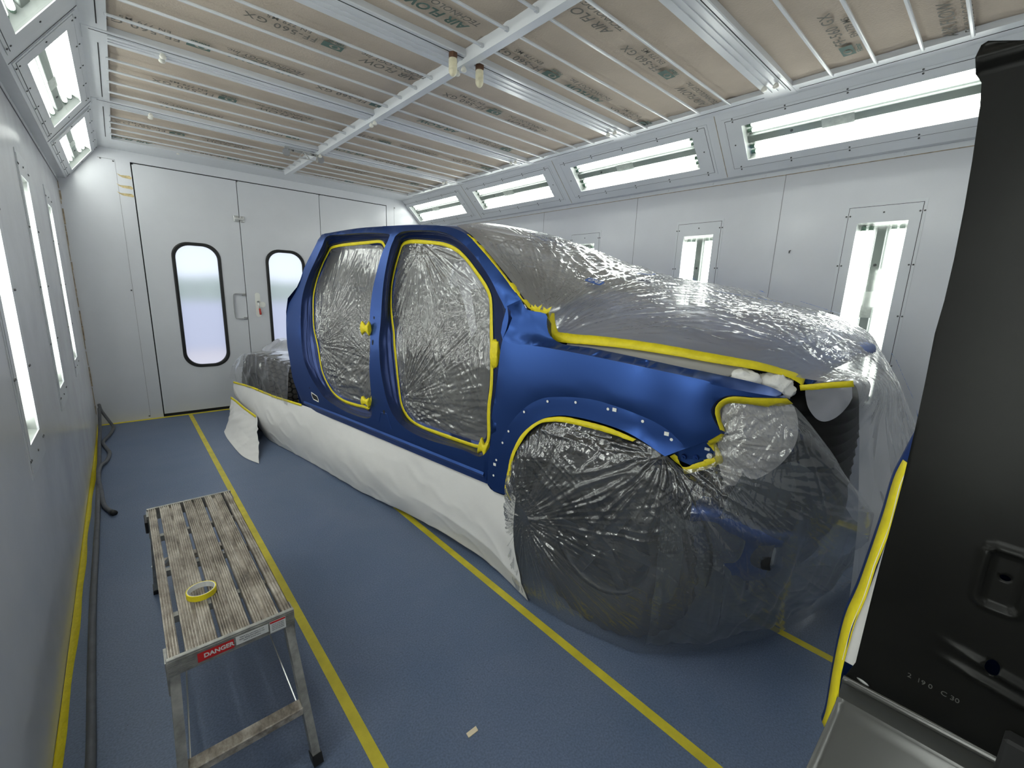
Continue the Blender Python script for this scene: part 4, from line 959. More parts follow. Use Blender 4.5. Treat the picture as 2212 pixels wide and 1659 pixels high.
# ---- front fender
def fender(mir):
    fr = K['FREAR']; arch = spc('ARCH', 4); flare = spc('FLARE', 4)
    fsh = spc('FSH', 4); ftop = spc('FTOP', 3); fh = spc('FHEAD', 3)
    fe = empty('front_fender'); fe.parent = truck
    poly = [tuple(p) for p in cr_spline(fr[:11], 3)] + [tuple(p) for p in flare[1:]] + [tuple(p) for p in K['FLOW'][2:4]] + [tuple(p) for p in fh] + [tuple(p) for p in fsh[::-1][1:-1]]
    nz = lambda s, z: .22 * max(0, (s - 2.95) / .65) ** 2 - .006 * math.sin(max(0, min(1, (z - .9) / .4)) * PI)
    o1 = skin('upper_skin', poly, [], .04, nz, 'blue', fe, mir)
    low = [(2.191, 0, .744), (2.175, 0, .583), (2.175, 0, .515), (2.223, 0, .485)] + [tuple(p) for p in arch] + [(3.184, .029, .979)] + [tuple(p) for p in flare[::-1][1:-1]]
    skin('arch_flare', low, [], .03, lambda s, z: -.0012 + .22 * max(0, (s - 2.95) / .65) ** 2, 'blue', fe, mir)
    # shoulder: from the crease up and over to the bonnet gap
    A = resample(fsh, 70); B_ = resample(ftop, 70)
    band = [tuple(p) for p in fsh] + [tuple(p) for p in ftop[::-1]]
    bb = np.array(band)
    def bf(s, z):
        q = 1 / ((bb[:, 0] - s) ** 2 + ((bb[:, 2] - z) * 1.4) ** 2 + 1e-6) ** 1.3
        return float((q * bb[:, 1]).sum() / q.sum())
    skin('shoulder', band, [], .016, bf, 'blue', fe, mir)
    # inner returns: bonnet gutter, arch lip, lamp opening
    B2 = B_ + np.array([-.01, .05, -.03]); strip2('gutter', B_, B2, 'blueshade', fe, 0, 60, mirror=mir)
    a2 = arch + np.array([0, .05, 0]); strip2('arch_lip', arch, a2, 'blueshade', fe, 0, 60, mirror=mir)
    a2 = resample(fh, 40); b2 = a2 + np.array([.018, .035, -.010]); strip2('lamp_edge', a2, b2, 'blueshade', fe, 0, 40, mirror=mir)
    a2 = np.array(K['FLOW']); b2 = a2 + np.array([0, .05, .0]); strip2('lower_edge', a2, b2, 'blueshade', fe, 0, 20, mirror=mir)
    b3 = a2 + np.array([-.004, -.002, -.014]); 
    a2 = np.array(fr); b2 = a2 + np.array([.012, .05, 0]); strip2('rear_edge', a2, b2, 'blueshade', fe, 0, 40, mirror=mir)
    if not mir:
        for (s_, w_, z_) in K['dots']:
            MB().add([fl_((s_ + .0062 * math.cos(t), w_ - .0008, z_ + .0062 * math.sin(t))) for t in np.linspace(0, 2 * PI, 15)[:-1]], [tuple(range(14))]).add([fl_((s_ + .0022 * math.cos(t), w_ - .0012, z_ + .0022 * math.sin(t))) for t in np.linspace(0, 2 * PI, 9)[:-1]], [tuple(range(8))]).build('clip_hole_mask', 'white', fe)
        for (s_, w_, z_) in K['rects']:
            MB().box(s_ - .009, s_ + .009, -w_ + .0002, -w_ + .0012, z_ - .0075, z_ + .0075).build('clip_hole_mask', 'white', fe)
    # bracket under the lamp opening
    br = [(p[0], p[1] + .02, p[2]) for p in K['BRK']]
    v = [fl_(p) if not mir else (p[0], -(CW - p[1]), p[2]) for p in br]; v2 = [(p[0], p[1] + (-.03 if not mir else .03), p[2]) for p in v]; n_ = len(v)
    bo = MB().add(v + v2, [tuple(range(n_)), tuple(reversed(range(n_, 2 * n_))), *[(i, n_ + i, n_ + (i + 1) % n_, (i + 1) % n_) for i in range(n_)]]).build('lamp_bracket', 'blue', fe)
    if not mir:
        for (s_, z_, w_) in ((3.165, .926, .078), (3.207, .931, .092), (3.252, .948, .105)):
            MB().lathe([(0, -(w_ - .012)), (.004, -(w_ - .012)), (.005, -(w_ - .006)), (.010, -(w_ - .006)), (.0115, -(w_ + .004))], (s_, 0, z_), 'y', 14).build('bolt', 'blue' if s_ < 3.24 else 'white', bo)
        MB().box(3.236, 3.254, -.088, -.084, .974, .984).build('clip_hole_mask', 'white', bo)
    return fe
fender(False); fender(True)

# ---- bonnet (blue, slightly popped at the front), its left edge measured, crowned across
BE = [(2.46, .155, 1.435), (2.455, .15, 1.385), (2.49, .15, 1.345), (2.56, .15, 1.335), (2.80, .15, 1.337), (3.03, .155, 1.33), (3.21, .185, 1.312), (3.33, .222, 1.30), (3.42, .262, 1.283), (3.47, .30, 1.262)]
e0 = resample(cr_spline(BE, 5), 60)
G = []
def bonnet_pt(E, t, lo=0.0):
    # t 0..1 across; edge turns up the side then over
    w = E[:, 1] * (1 - t) + (CW - E[:, 1]) * t; fwd = np.clip((E[:, 0] - 2.45) / 1.02, 0, 1)
    k = 1 - abs(2 * t - 1) ** 6; k2 = 1 - abs(2 * t - 1) ** 2.2
    s_ = E[:, 0] + k2 * (.0 + .16 * fwd ** 3) + k2 * .12 * (1 - fwd) ** 2
    z = E[:, 2] + k * (.11 + .02 * (1 - fwd) - .025 * fwd ** 3) + k2 * .045 * (1 - .4 * fwd)
    return np.stack([s_, w, z], 1)
tt = np.r_[np.linspace(0, .12, 9), np.linspace(.12, .88, 24)[1:-1], np.linspace(.88, 1, 9)]
# drop the notch rows: use a monotone edge for the surface
em = np.array([(2.40, .14, 1.385), (2.5, .15, 1.345), (2.56, .15, 1.335), (2.80, .15, 1.337), (3.03, .155, 1.33), (3.21, .185, 1.312), (3.33, .222, 1.30), (3.42, .262, 1.283), (3.48, .32, 1.255)])
em = resample(cr_spline(em, 5), 60)
G = np.array([bonnet_pt(em, t) for t in tt])
front = G[:, -1:].copy()
for ds, dz in ((.018, -.012), (.022, -.03)): 
    q = G[:, 59:60].copy(); q[..., 0] += ds; q[..., 2] += dz; G = np.concatenate([G, q], 1)
bo = gridmesh('bonnet', FL(G), 'blue', truck); s_ = bo.modifiers.new('thickness', 'SOLIDIFY'); s_.thickness = .012
# cowl between windscreen and bonnet
G = [[(2.30 + .10 * k_ + (.14 if q else 0), w, 1.44 - (.05 if q else 0) + .02 * k_) for q in (0, 1)] for w, k_ in ((w, 1 - (2 * (w - .1) / (CW - .2) - 1) ** 2) for w in np.linspace(.1, CW - .1, 14))]
gridmesh('cowl', FL(np.array(G)), 'blackm', truck)

# ---- bumper, radiator support, underbody
BC = [(3.225, .055), (3.325, .095), (3.41, .16), (3.48, .25), (3.54, .38), (3.60, .56), (3.64, .75), (3.65, .92)]
bc = cr_spline([(p[0], p[1], 0) for p in BC], 5)[:, :2]
bc = np.vstack([bc, np.array([(p[0], CW - p[1]) for p in bc[::-1][1:]])])
def plan_norm(c):
    d = np.gradient(c, axis=0); n_ = np.stack([d[:, 1], -d[:, 0]], 1); return n_ / np.linalg.norm(n_, axis=1, keepdims=True)
nn = plan_norm(bc)
prof = [(-.10, .755), (-.03, .76), (.0, .748), (.012, .725), (.008, .70), (-.008, .685), (-.012, .60), (-.02, .52), (-.04, .45), (-.10, .42)]
G = np.array([[(c[0] + n_[0] * o_, c[1] + n_[1] * o_, z - .15 * min(1, max(0, (c[0] - 3.30) / .28)) * (1 if z > .6 else .3)) for (o_, z) in prof] for c, n_ in zip(bc, nn)])
bp_ = gridmesh('front_bumper', FL(G), 'blue', truck)
for w in (.26, CW - .26):
    MB().lathe([(0, 3.495), (.025, 3.50), (.036, 3.495), (.038, 3.44)], (0, -w, .555), 'x', 20).build('fog_lamp', 'lens', bp_, True)
    MB().lathe([(.038, 3.49), (.056, 3.493), (.062, 3.47), (.062, 3.42)], (0, -w, .555), 'x', 20).build('fog_lamp_bezel', 'blackm', bp_, True)
mb = MB()
for z in (.80, 1.17): mb.box(3.28, 3.36, -CW + .20, -.20, z - .03, z + .03)
for w in (.20, .62, CW - .62, CW - .20): mb.box(3.28, 3.36, -w - .03, -w + .03, .45, 1.2)
mb.box(3.26, 3.28, -CW + .22, -.22, .5, 1.15).build('radiator_support', 'blackm', truck)
gc = cr_spline([(3.36, .30, 0), (3.47, .34, 0), (3.57, .44, 0), (3.64, .62, 0), (3.67, .92, 0)], 6)[:, :2]
gc = np.vstack([gc, np.array([(p[0], CW - p[1]) for p in gc[::-1][1:]])]); gn = plan_norm(gc)
G = np.array([[(c[0] + n_[0] * o_, c[1] + n_[1] * o_, z) for (o_, z) in [(-.08, 1.19), (0, 1.18), (.0, 1.13)] + [(-.022 if k % 2 else -.004, 1.12 - .045 * (k // 2) - (.004 if k % 2 else 0) - .02 * (k % 2)) for k in range(20)] + [(0, .64), (0, .58), (-.1, .56)]] for c, n_ in zip(gc, gn)])
gridmesh('grille_shell', FL(G), 'black', truck, smooth=False)
MB().box(-2.1, 3.25, -.52, -.44, .42, .56, .01).box(-2.1, 3.25, -CW + .44, -CW + .52, .42, .56, .01).box(3.0, 3.25, -CW + .1, -.1, .5, .75).build('chassis_rail', 'blackm', truck)
# wheel arch liners
for mir in (0, 1):
    G = []
    for a in np.linspace(-.15, PI + .15, 26):
        G.append([(2.83 + .49 * math.cos(a), w if not mir else CW - w, .50 + .455 * math.sin(a)) for w in (.055, .32)])
    l_ = gridmesh('wheel_arch_liner', FL(np.array(G)), 'blackm', truck)
    MB().box(2.3, 3.3, -(.33 if not mir else CW - .32), -(.32 if not mir else CW - .33), .35, 1.15).build('inner_wall', 'blackm', l_)
# engine bay block keeps daylight out
MB().box(2.45, 3.2, -CW + .34, -.34, .55, 1.20).build('engine_bay', 'blackm', truck)

# ---- wheels
def wheel(s, w_out, rad, wid, hexes=False, mir=False):
    sg = 1 if not mir else -1
    yo = -w_out if not mir else -(CW - w_out)
    r_ = empty('wheel', (s, yo, rad)); r_.parent = truck
    n_ = 120; v = []; f = []
    pr = [(.56, .035), (.62, .02), (.72, .004), (.84, 0), (.93, .012), (.975, .03), (1.0, .05), (1.0, .5), (1.0, .95), (.975, .97), (.93, .988), (.84, 1.0), (.62, .98), (.56, .965)]
    for k in range(n_):
        a = 2 * PI * k / n_
        for (q, t) in pr:
            R = rad * q
            if .92 < q < .99 and (k // 2) % 2: R -= .008
            if q >= 1.0 and (k // 2) % 2: R -= .010
            v.append((R * math.cos(a), -sg * t * wid, R * math.sin(a)))
    m_ = len(pr)
    for k in range(n_):
        for i in range(m_ - 1): f.append((k * m_ + i, k * m_ + i + 1, ((k + 1) % n_) * m_ + i + 1, ((k + 1) % n_) * m_ + i))
    ty = MB().add(v, f).build('tyre', 'tyre', r_); autosmooth(ty, 40)
    if hexes:
        mb = MB()
        for k in range(46):
            for j in range(5):
                a = 2 * PI * (k + .5 * (j % 2)) / 46; t = -sg * wid * (.12 + .19 * j)
                c, sn = math.cos(a), math.sin(a); h = []
                for R in (rad - .004, rad + .007):
                    for q in range(6):
                        aa = q * PI / 3 + PI / 6; da = .024 * math.cos(aa) / rad; h.append((R * math.cos(a + da), t + .024 * math.sin(aa), R * math.sin(a + da)))
                mb.add(h, [tuple(range(6, 12)), *[(i, (i + 1) % 6, 6 + (i + 1) % 6, 6 + i) for i in range(6)]])
        mb.build('tread_block', 'tread', ty)
    y0 = -sg * .02
    MB().lathe([(rad * .56, -sg * .035), (rad * .58, -sg * .02), (rad * .545, -sg * .03), (rad * .52, -sg * .06), (rad * .50, -sg * .12)], (0, 0, 0), 'y', 40).build('rim', 'rim', r_, True)
    mb = MB().lathe([(0, -sg * .035), (.055, -sg * .04), (.065, -sg * .06)], (0, 0, 0), 'y', 20)
    for k in range(6):
        a = 2 * PI * k / 6; c, sn = math.cos(a), math.sin(a)
        mb.bar((.03 * c, -sg * .06, .03 * sn), (rad * .54 * c, -sg * .05, rad * .54 * sn), .05, .03, up=(0, 1, 0))
    mb.build('spoke', 'rim', r_)
    MB().lathe([(0, -sg * .14), (rad * .45, -sg * .14)], (0, 0, 0), 'y', 30).build('brake_disc', 'blackm', r_)
    return r_
wheel(2.85, .035, .432, .26); wheel(2.85, .035, .432, .26, mir=True)
wheel(-1.24, .0, .405, .28, True); wheel(-1.24, .0, .405, .28, mir=True)
MB().box(-2.2, -.5, -CW + .45, -.45, .56, .62).build('tray_frame', 'blackm', truck)

# ---- tape wraps on the hinges and striker (they stay on the truck but are lumps of their own)
def wrap(p, sx, sz, seed, label, two=True, rot=0.0):
    r = empty('tape_wrap', matrix=TRM @ Matrix.Translation((p[0], -p[1] + .012, p[2])) @ Matrix.Rotation(rot, 4, 'Y')); tag(r, label, 'masking tape', 'yellow tape bundles on the door hinge points')
    rs = np.random.RandomState(seed)
    nu, nv = 22, 14; G = np.zeros((nu, nv, 3))
    for i in range(nu):
        x = (i / (nu - 1) * 2 - 1); waist = (.42 + .58 * abs(x) ** 1.3) if two else (1 - .25 * x * x)
        if abs(x) > .97: waist *= .6
        for j in range(nv):
            a = 2 * PI * j / nv; q = 1 + .22 * (rs.rand() - .5)
            G[i, j] = (x * sx, -.018 * (1 if two else .8) * math.cos(a) * q * (.6 + .4 * waist), sz * waist * math.sin(a) * q)
    o = gridmesh('tape_bundle', G.transpose(1, 0, 2), 'yellow', r, closed_u=True, smooth=False)
    me = o.data
    cap = MB().add([tuple(q) for q in G[0]], [tuple(range(nv))]).add([tuple(q) for q in G[-1]], [tuple(reversed(range(nv)))]).build('tape_end', 'yellow', r)
    return r
wrap((.985, .015, 1.262), .048, .052, 3, 'yellow tape bundle on the upper rear-door hinge, halfway up the centre pillar')
wrap((.990, -.005, .748), .044, .040, 4, 'yellow tape bundle on the lower rear-door hinge at the foot of the centre pillar')
wrap((2.185, .035, 1.225), .026, .072, 5, 'yellow tape bundle on the upper front-door hinge beside the blue fender', False)
wrap((2.125, .03, .700), .030, .055, 6, 'yellow tape bundle at the lower front corner of the front doorway', True, .25)
# ---- door films
def inset(L, d):
    L = np.array(L); P = L[:, [0, 2]]; t = np.roll(P, -1, 0) - np.roll(P, 1, 0); t /= np.linalg.norm(t, axis=1, keepdims=True) + 1e-9
    nrm = np.stack([-t[:, 1], t[:, 0]], 1); c = P.mean(0)
    if np.mean(np.sum(nrm * (c - P), 1)) < 0: nrm = -nrm
    Q = L.copy(); Q[:, 0] += nrm[:, 0] * d; Q[:, 2] += nrm[:, 1] * d; return Q
def sm(x, k=5): 
    return np.stack([np.convolve(np.r_[x[-k:, i], x[:, i], x[:k, i]], np.ones(2 * k + 1) / (2 * k + 1), 'same')[k:-k] for i in range(x.shape[1])], 1)
for LT_ in (RT_, FT_):
    L_ = inset(LT_, .0); V, T, _, _ = fill([(p[0], p[2]) for p in L_], [], None)
    mk('far_side_masking', [fl_((p[0], CW - bw(p[1]) - .09, p[1])) for p in V], [tuple(t) for t in T], 'film_white', truck)
def door_film(LT, label, stars, drapes, seed, name='door_masking_film', nr=95, na=420):
    r = root(name, label, 'masking film', 'masking films over the door openings')
    L = resample(np.vstack([LT, LT[:1]]), na + 1)[:-1]
    Li = inset(sm(L, 3), .023)
    rs = np.random.RandomState(seed)
    xs_ = np.arange(0, na + 12, 12); jag = np.interp(np.arange(na), xs_, rs.rand(len(xs_)))[:, None] - .5
    Lin = inset(sm(L, 3), 0); Lt = Lin.copy(); Li2 = Li + (Li - Lin) * jag * .22
    for q in (Lt, Li2): q[:, 1] -= .0035
    G = np.stack([Lt, Lt * .5 + Li2 * .5, Li2], 1); G[:, :, 1] += (rs.rand(na, 3) - .5) * .0012
    tp = gridmesh('masking_tape', FL(G), 'yellow', r, closed_u=True, smooth=False)
    s_ = tp.modifiers.new('thickness', 'SOLIDIFY'); s_.thickness = .0006
    c = np.array([Li[:, 0].mean(), 0, Li[:, 2].mean()])
    t = np.linspace(0, 1, nr)[None, :, None] ** .9
    Lo = inset(sm(L, 3), .008)
    G = Lo[:, None, :] * (1 - t * .9995) + c * t * .9995
    s, z = G[..., 0], G[..., 2]; base = .17 * np.maximum(0, (z - 1.12) / .82) ** 1.25 + .085
    # keep the middle flat-ish between the edges
    w = base + .004
    disp = np.zeros_like(s)
    for (cx, cz, R, k, A_) in stars: disp += A_ * star(s, z, cx, cz, R, k, seed + int(cx * 100) % 17)
    for (x0, z0, ws, wz, fx, fz, A_) in drapes:
        m_ = np.exp(-(((s - x0) / ws) ** 2 + ((z - z0) / wz) ** 2)); wob = .03 * vn(s * 5, z * 4, seed + 7)
        disp += A_ * m_ * ridge((s + wob) * fx + 9, (z + wob) * fz + 9, seed + 3, 1.6)
    disp += .012 * (vn(s * 2.2 + 5, z * 2.2, seed + 1) - .5) + .0035 * (vn(s * 9, z * 6, seed + 2) - .5)
    edge = np.clip(t[..., 0] * 12, 0, 1); w = w - disp * edge + .012 * edge
    G[..., 1] = w
    gridmesh('film', FL(G), 'film_door', r, closed_u=True)
    return r
door_film(RT_, 'clear masking film edged with yellow tape over the rear door opening',
          [(.10, 1.05, .35, 26, .020), (.25, .72, .30, 24, .022), (.96, 1.2, .28, 26, .016), (-.03, 1.42, .15, 30, .010), (.95, 1.0, .25, 24, .014)],
          [(.45, 1.65, .35, .18, 30, 3, .006), (.5, .82, .4, .12, 6, 22, .018)], 11)
door_film(FT_, 'clear masking film edged with yellow tape over the front door opening',
          [(1.27, .80, .42, 30, .020), (1.30, 1.84, .50, 26, .018), (2.05, 1.45, .30, 26, .010), (1.75, .66, .22, 26, .012), (1.20, 1.33, .20, 26, .010), (1.55, 1.0, .12, 16, .008), (1.36, .67, .35, 22, .014)],
          [(1.35, 1.25, .16, .25, 38, 7, .011), (1.6, 1.15, .3, .2, 40, 9, .007), (1.95, 1.2, .14, .35, 34, 4, .007)], 23)

# ---- film over windscreen and bonnet
ST = [((1.70, .185, 1.905), (1.58, .92, 1.99), (1.70, 1.65, 1.90)), ((1.816, .182, 1.852), (1.74, .92, 1.955), (1.82, 1.66, 1.85)), ((1.962, .16, 1.762), (1.90, .92, 1.90), (1.96, 1.68, 1.76)),
      ((2.167, .125, 1.615), (2.13, .92, 1.83), (2.17, 1.71, 1.63)), ((2.342, .105, 1.475), (2.357, .92, 1.748), (2.34, 1.73, 1.55)), ((2.44, .105, 1.457), (2.6, .92, 1.685), (2.6, 1.73, 1.5)),
      ((2.450, .13, 1.41), (2.75, .92, 1.642), (2.75, 1.72, 1.46)), ((2.49, .135, 1.350), (2.9, .92, 1.595), (2.9, 1.71, 1.43)), ((2.7, .135, 1.346), (3.05, .92, 1.548), (3.05, 1.70, 1.40)),
      ((2.9, .135, 1.343), (3.2, .92, 1.522), (3.2, 1.68, 1.37)), ((3.10, .152, 1.331), (3.36, .92, 1.492), (3.35, 1.64, 1.34)), ((3.32, .206, 1.309), (3.5, .92, 1.45), (3.46, 1.58, 1.32)),
      ((3.46, .262, 1.272), (3.6, .92, 1.395), (3.55, 1.52, 1.30)), ((3.55, .275, 1.266), (3.68, .92, 1.315), (3.6, 1.50, 1.26)), ((3.635, .31, 1.262), (3.75, .92, 1.21), (3.68, 1.45, 1.2)),
      ((3.665, .44, 1.10), (3.80, .92, 1.08), (3.76, 1.48, 1.05)), ((3.69, .50, .92), (3.86, .92, .9), (3.84, 1.52, .88)), ((3.72, .50, .7), (3.88, .92, .68), (3.86, 1.55, .68)),
      ((3.74, .50, .45), (3.86, .92, .5), (3.86, 1.55, .5)), ((3.75, .50, .28), (3.86, .92, .28), (3.86, 1.55, .28)), ((3.76, .52, .13), (3.86, .92, .10), (3.88, 1.55, .10))]
nu, nv = 460, 330
Ls, Ms, Rs = [np.array([q[i] for q in ST]) for i in range(3)]
def sp_rs(P):
    Q = cr_spline(P, 24); u = np.linspace(0, len(Q) - 1, nu); return np.stack([np.interp(u, np.arange(len(Q)), Q[:, k]) for k in range(3)], 1)
Ls, Ms, Rs = sp_rs(Ls), sp_rs(Ms), sp_rs(Rs)
tv = np.linspace(0, 1, nv)[None, :, None]
uu = np.linspace(0, 1, nu)[:, None]
ex = (2.3 - .75 * np.clip((uu - .04) * 12, 0, 1) + 2.75 * np.clip((uu - .27) * 11, 0, 1) - 1.7 * np.clip((uu - .62) * 8, 0, 1))[..., None]
lin = Ls[:, None] * (1 - tv) + Rs[:, None] * tv
GA = lin + (Ms - (Ls + Rs) / 2)[:, None] * (1 - np.abs(2 * tv - 1) ** ex)
NA = gnormals(GA); 
if NA[nu // 2, nv // 2, 2] < 0: NA = -NA
S_, W_, Z_ = GA[..., 0], GA[..., 1], GA[..., 2]
tv2 = tv[..., 0] + 0 * uu; U_ = uu + 0 * tv2
wsc = np.exp(-((U_ - .14) / .12) ** 2); hood = np.exp(-((U_ - .5) / .17) ** 2); nose_ = np.clip((U_ - .66) * 8, 0, 1)
wob = .05 * vn(S_ * 3, W_ * 3, 41)
disp = wsc * (.008 * ridge((W_ + wob) * 7 + (S_) * 6, S_ * 2.5 - W_ * 1.0, 31, 1.8) + .0055 * ridge((W_ + wob) * 24 + S_ * 9, S_ * 3, 32, 2.5) + .004 * ridge(W_ * 18 - S_ * 26, W_ * 2, 48, 3))
disp += .014 * star(S_, W_, 2.46, .10, 1.0, 30, 33, 3.5) * (U_ > .1)
disp += .008 * star(S_, W_ * .8, 3.50, .28, .60, 30, 34, 3.5) * (1 - nose_ * .6)
disp += hood * (.0060 * ridge((W_ + wob * .6) * 11 + S_ * 2.4, S_ * .5, 35, 2) + .0040 * ridge((W_ + wob * .4) * 26 + S_ * 5, S_ * .6, 36, 3) + .0030 * ridge(W_ * 60 + S_ * 9 + wob * 8, S_ * .4, 45, 5))
disp += nose_ * (.014 * ridge((W_ + wob) * 9 + Z_ * 2.0, Z_ * .8, 37, 1.6) + .005 * ridge((W_ + wob) * 30, Z_ * 1.2, 38, 2))
disp += .010 * (vn(S_ * 1.3, W_ * 2 + Z_ * 2, 40) - .5)
edge = np.clip(tv2 * 18, 0, 1) * np.clip((1 - tv2) * 18, 0, 1) * np.clip(U_ * 14, 0, 1)
GA2 = GA + NA * ((disp - .004) * edge)[..., None]
flm = root('bonnet_masking_film', 'clear masking film draped over windscreen, bonnet and nose, yellow tape along the bonnet edge', 'masking film')
gridmesh('film', FL(GA2), 'film_top', flm)
strip2('masking_tape', K['TPIL_o'], K['TPIL_i'], 'yellow', flm, .0006, 90, jag=1.0, seed=5)
strip2('masking_tape', np.array(K['THOOD_o']) - np.array([0, .004, 0]), np.array(K['THOOD_i']) - np.array([0, .008, 0]), 'yellow', flm, .0006, 110, jag=.07, seed=6, wide=1.25)
strip2('masking_tape', np.array([(3.480, .262, 1.243), (3.56, .270, 1.264), (3.628, .295, 1.279)]), np.array([(3.486, .264, 1.222), (3.564, .274, 1.243), (3.634, .299, 1.258)]), 'yellow', flm, .0006, 24, jag=.1, seed=7)
for (s_, z_, dx_) in ((2.385, 1.462, .012), (2.365, 1.462, -.01), (2.44, 1.455, .014)):
    MB().add([fl_((s_ - .018, .098, z_ - .01)), fl_((s_ + .016, .098, z_ - .012)), fl_((s_ + .02 + dx_, .10, z_ + .024)), fl_((s_ + .004, .10, z_ + .008)), fl_((s_ - .016, .10, z_ + .02))], [(0, 1, 2, 3, 4)]).build('torn_tape_end', 'yellow', flm)
G = np.array([[(3.485 + .135 * a + .01 * b, .345 + .10 * a, 1.245 + .012 * math.sin(a * PI) - b * (.05 + .11 * math.sin(PI * a) ** .7)) for b in np.linspace(0, 1, 20)] for a in np.linspace(0, 1, 30)])
G[..., 1] += .01 * (ridge(G[..., 0] * 20, G[..., 2] * 20, 84, 1.2) - .5)
gridmesh('doubled_film', FL(G), 'film_white', flm)
# strips of tape and print on the film
def film_at(u, t, lift=.016):
    i, j = int(u * (nu - 1)), int(t * (nv - 1)); p = GA[i, j] + NA[i, j] * (lift + .012); du = GA[min(i + 6, nu - 1), j] - GA[max(i - 6, 0), j]; dv = GA[i, min(j + 6, nv - 1)] - GA[i, max(j - 6, 0)]
    return FL(p), FL(du), FL(dv)
def film_print(u, t, body, size, m, flip=1, plate=False, along=1):
    p, du, dv = film_at(u, t); X = du * flip if along else dv * flip; Y = -dv * flip if along else du * flip
    zz = Vector(X).cross(Vector(Y)); nrm = Vector(FL(NA[int(u * (nu - 1)), int(t * (nv - 1))]))
    if zz.dot(nrm) < 0: Y = -np.array(Y)
    mt_ = frame_m(p, X, Y)
    if plate:
        L_ = rrect(-size * 1.15, size * 1.15, -size * .62, size * .62, size * .25, 4); n_ = len(L_)
        o = MB().add([(q[0], q[1], 0) for q in L_], [tuple(range(n_))]).build('print_plate', 'printb', flm); o.matrix_local = mt_
        mt_ = mt_ @ Matrix.Translation((0, 0, .001)); m = 'labelw'
    return text('print', body, size, m, flm, mt_, .0006)
film_print(.245, .20, 'EPG', .042, 'labelw', -1, True)
film_print(.285, .36, 'EPG', .042, 'labelw', -1, True)
film_print(.135, .34, 'UDP7 3UO', .05, 'printk', -1)
film_print(.11, .30, 'FINE LINE', .04, 'printk', -1)
film_print(.43, .46, 'MASKING FILM 308 FINE', .030, 'printb', 1)
film_print(.52, .62, 'MASKING FILM FINE', .030, 'printb', 1)
film_print(.78, .62, 'AUTO', .075, 'printb', 1)
film_print(.70, .58, 'FUTURA', .05, 'printb', 1)
film_print(.78, .54, 'UDP7', .05, 'printk', 1)
for (u, t, sz) in ((.385, .72, .05), (.655, .63, .035), (.93, .40, .05)):
    p, du, dv = film_at(u, t); o = MB().add([(0, 0, 0), (sz * .9, sz * .15, 0), (sz * .35, sz * .5, 0), (sz * .2, sz * 1.3, 0), (sz * .05, sz * .6, 0)], [(0, 1, 2, 3, 4)]).build('print', 'printb', flm); o.matrix_local = frame_m(p, du, dv)

# ---- film over the front wheel, lamp opening and bumper
TB = [((2.325, .012, .505), (2.44, -.02, .010)), ((2.325, .016, .62), (2.50, -.03, .006)), ((2.392, .016, .82), (2.56, -.035, .004)), ((2.521, .016, .942), (2.64, -.035, .003)), ((2.641, .016, .978), (2.74, -.035, .003)),
      ((2.837, .016, .984), (2.86, -.02, .003)), ((2.991, .018, .974), (2.98, .0, .003)), ((3.094, .012, .952), (3.08, .03, .004)), ((3.135, .045, .912), (3.17, .09, .010)), ((3.185, .068, .884), (3.24, .16, .02)),
      ((3.275, .098, .935), (3.32, .24, .03)), ((3.265, .085, 1.012), (3.38, .31, .04)), ((3.288, .086, 1.10), (3.43, .38, .05)), ((3.316, .094, 1.180), (3.48, .45, .05)), ((3.40, .128, 1.186), (3.53, .54, .05)),
      ((3.470, .165, 1.196), (3.57, .64, .05)), ((3.60, .30, 1.02), (3.61, .74, .05)), ((3.68, .42, .87), (3.64, .87, .05)), ((3.75, .66, .75), (3.66, 1.05, .06)), ((3.79, 1.0, .66), (3.72, 1.25, .06)), ((3.81, 1.35, .6), (3.78, 1.5, .06))]
nuB, nvB = 560, 230
T_ = cr_spline([q[0] for q in TB], 20); B_ = cr_spline([q[1] for q in TB], 20)
ui = np.linspace(0, len(T_) - 1, nuB); T_ = np.stack([np.interp(ui, np.arange(len(T_)), T_[:, k]) for k in range(3)], 1); B_ = np.stack([np.interp(ui, np.arange(len(B_)), B_[:, k]) for k in range(3)], 1)
mid = (T_ + B_) / 2; kk = 25
pm = np.stack([np.convolve(np.pad(mid[:, i], kk, 'edge'), np.ones(2 * kk + 1) / (2 * kk + 1), 'valid') for i in range(2)], 1)
nB = plan_norm(pm)
if nB[20] @ np.array([0, -1]) < 0: nB = -nB
v_ = np.linspace(0, 1, nvB)[None, :]; u_ = np.linspace(0, 1, nuB)[:, None]
amp = np.interp(np.linspace(0, 1, nuB), [0, .08, .2, .32, .42, .55, .7, 1], [.035, .055, .065, .075, .09, .10, .10, .08])[:, None]
amp = amp * 1.0
GB = T_[:, None] * (1 - v_[..., None]) + B_[:, None] * v_[..., None]
bul = amp * np.sin(PI * np.clip(v_, 0, 1) ** .8) ** .75 * np.clip(v_ * 9, 0, 1)
GB[..., 0] += nB[:, None, 0] * bul; GB[..., 1] += nB[:, None, 1] * bul
GB[..., 2] += -.02 * np.sin(PI * v_) * (u_ < .5)
NB = gnormals(GB)
if NB[60, 100, 1] > 0: NB = -NB
x_, z_ = GB[..., 0] + GB[..., 1] * .8, GB[..., 2]
wob = .04 * vn(x_ * 4, z_ * 4, 51)
dB = .034 * star(x_, z_, 3.12, .94, .40, 9, 52) + .014 * star(x_, z_, 2.44, .46, .50, 20, 53, 3) + .008 * star(x_, z_, 3.36, .93, .35, 20, 54) + .010 * star(x_, z_, 3.60, 1.17, .4, 14, 57)
dB += .0045 * star(x_, z_, 2.40, .46, 1.1, 60, 60, 7) + .0035 * star(x_, z_, 3.12, .95, .9, 60, 63, 6)
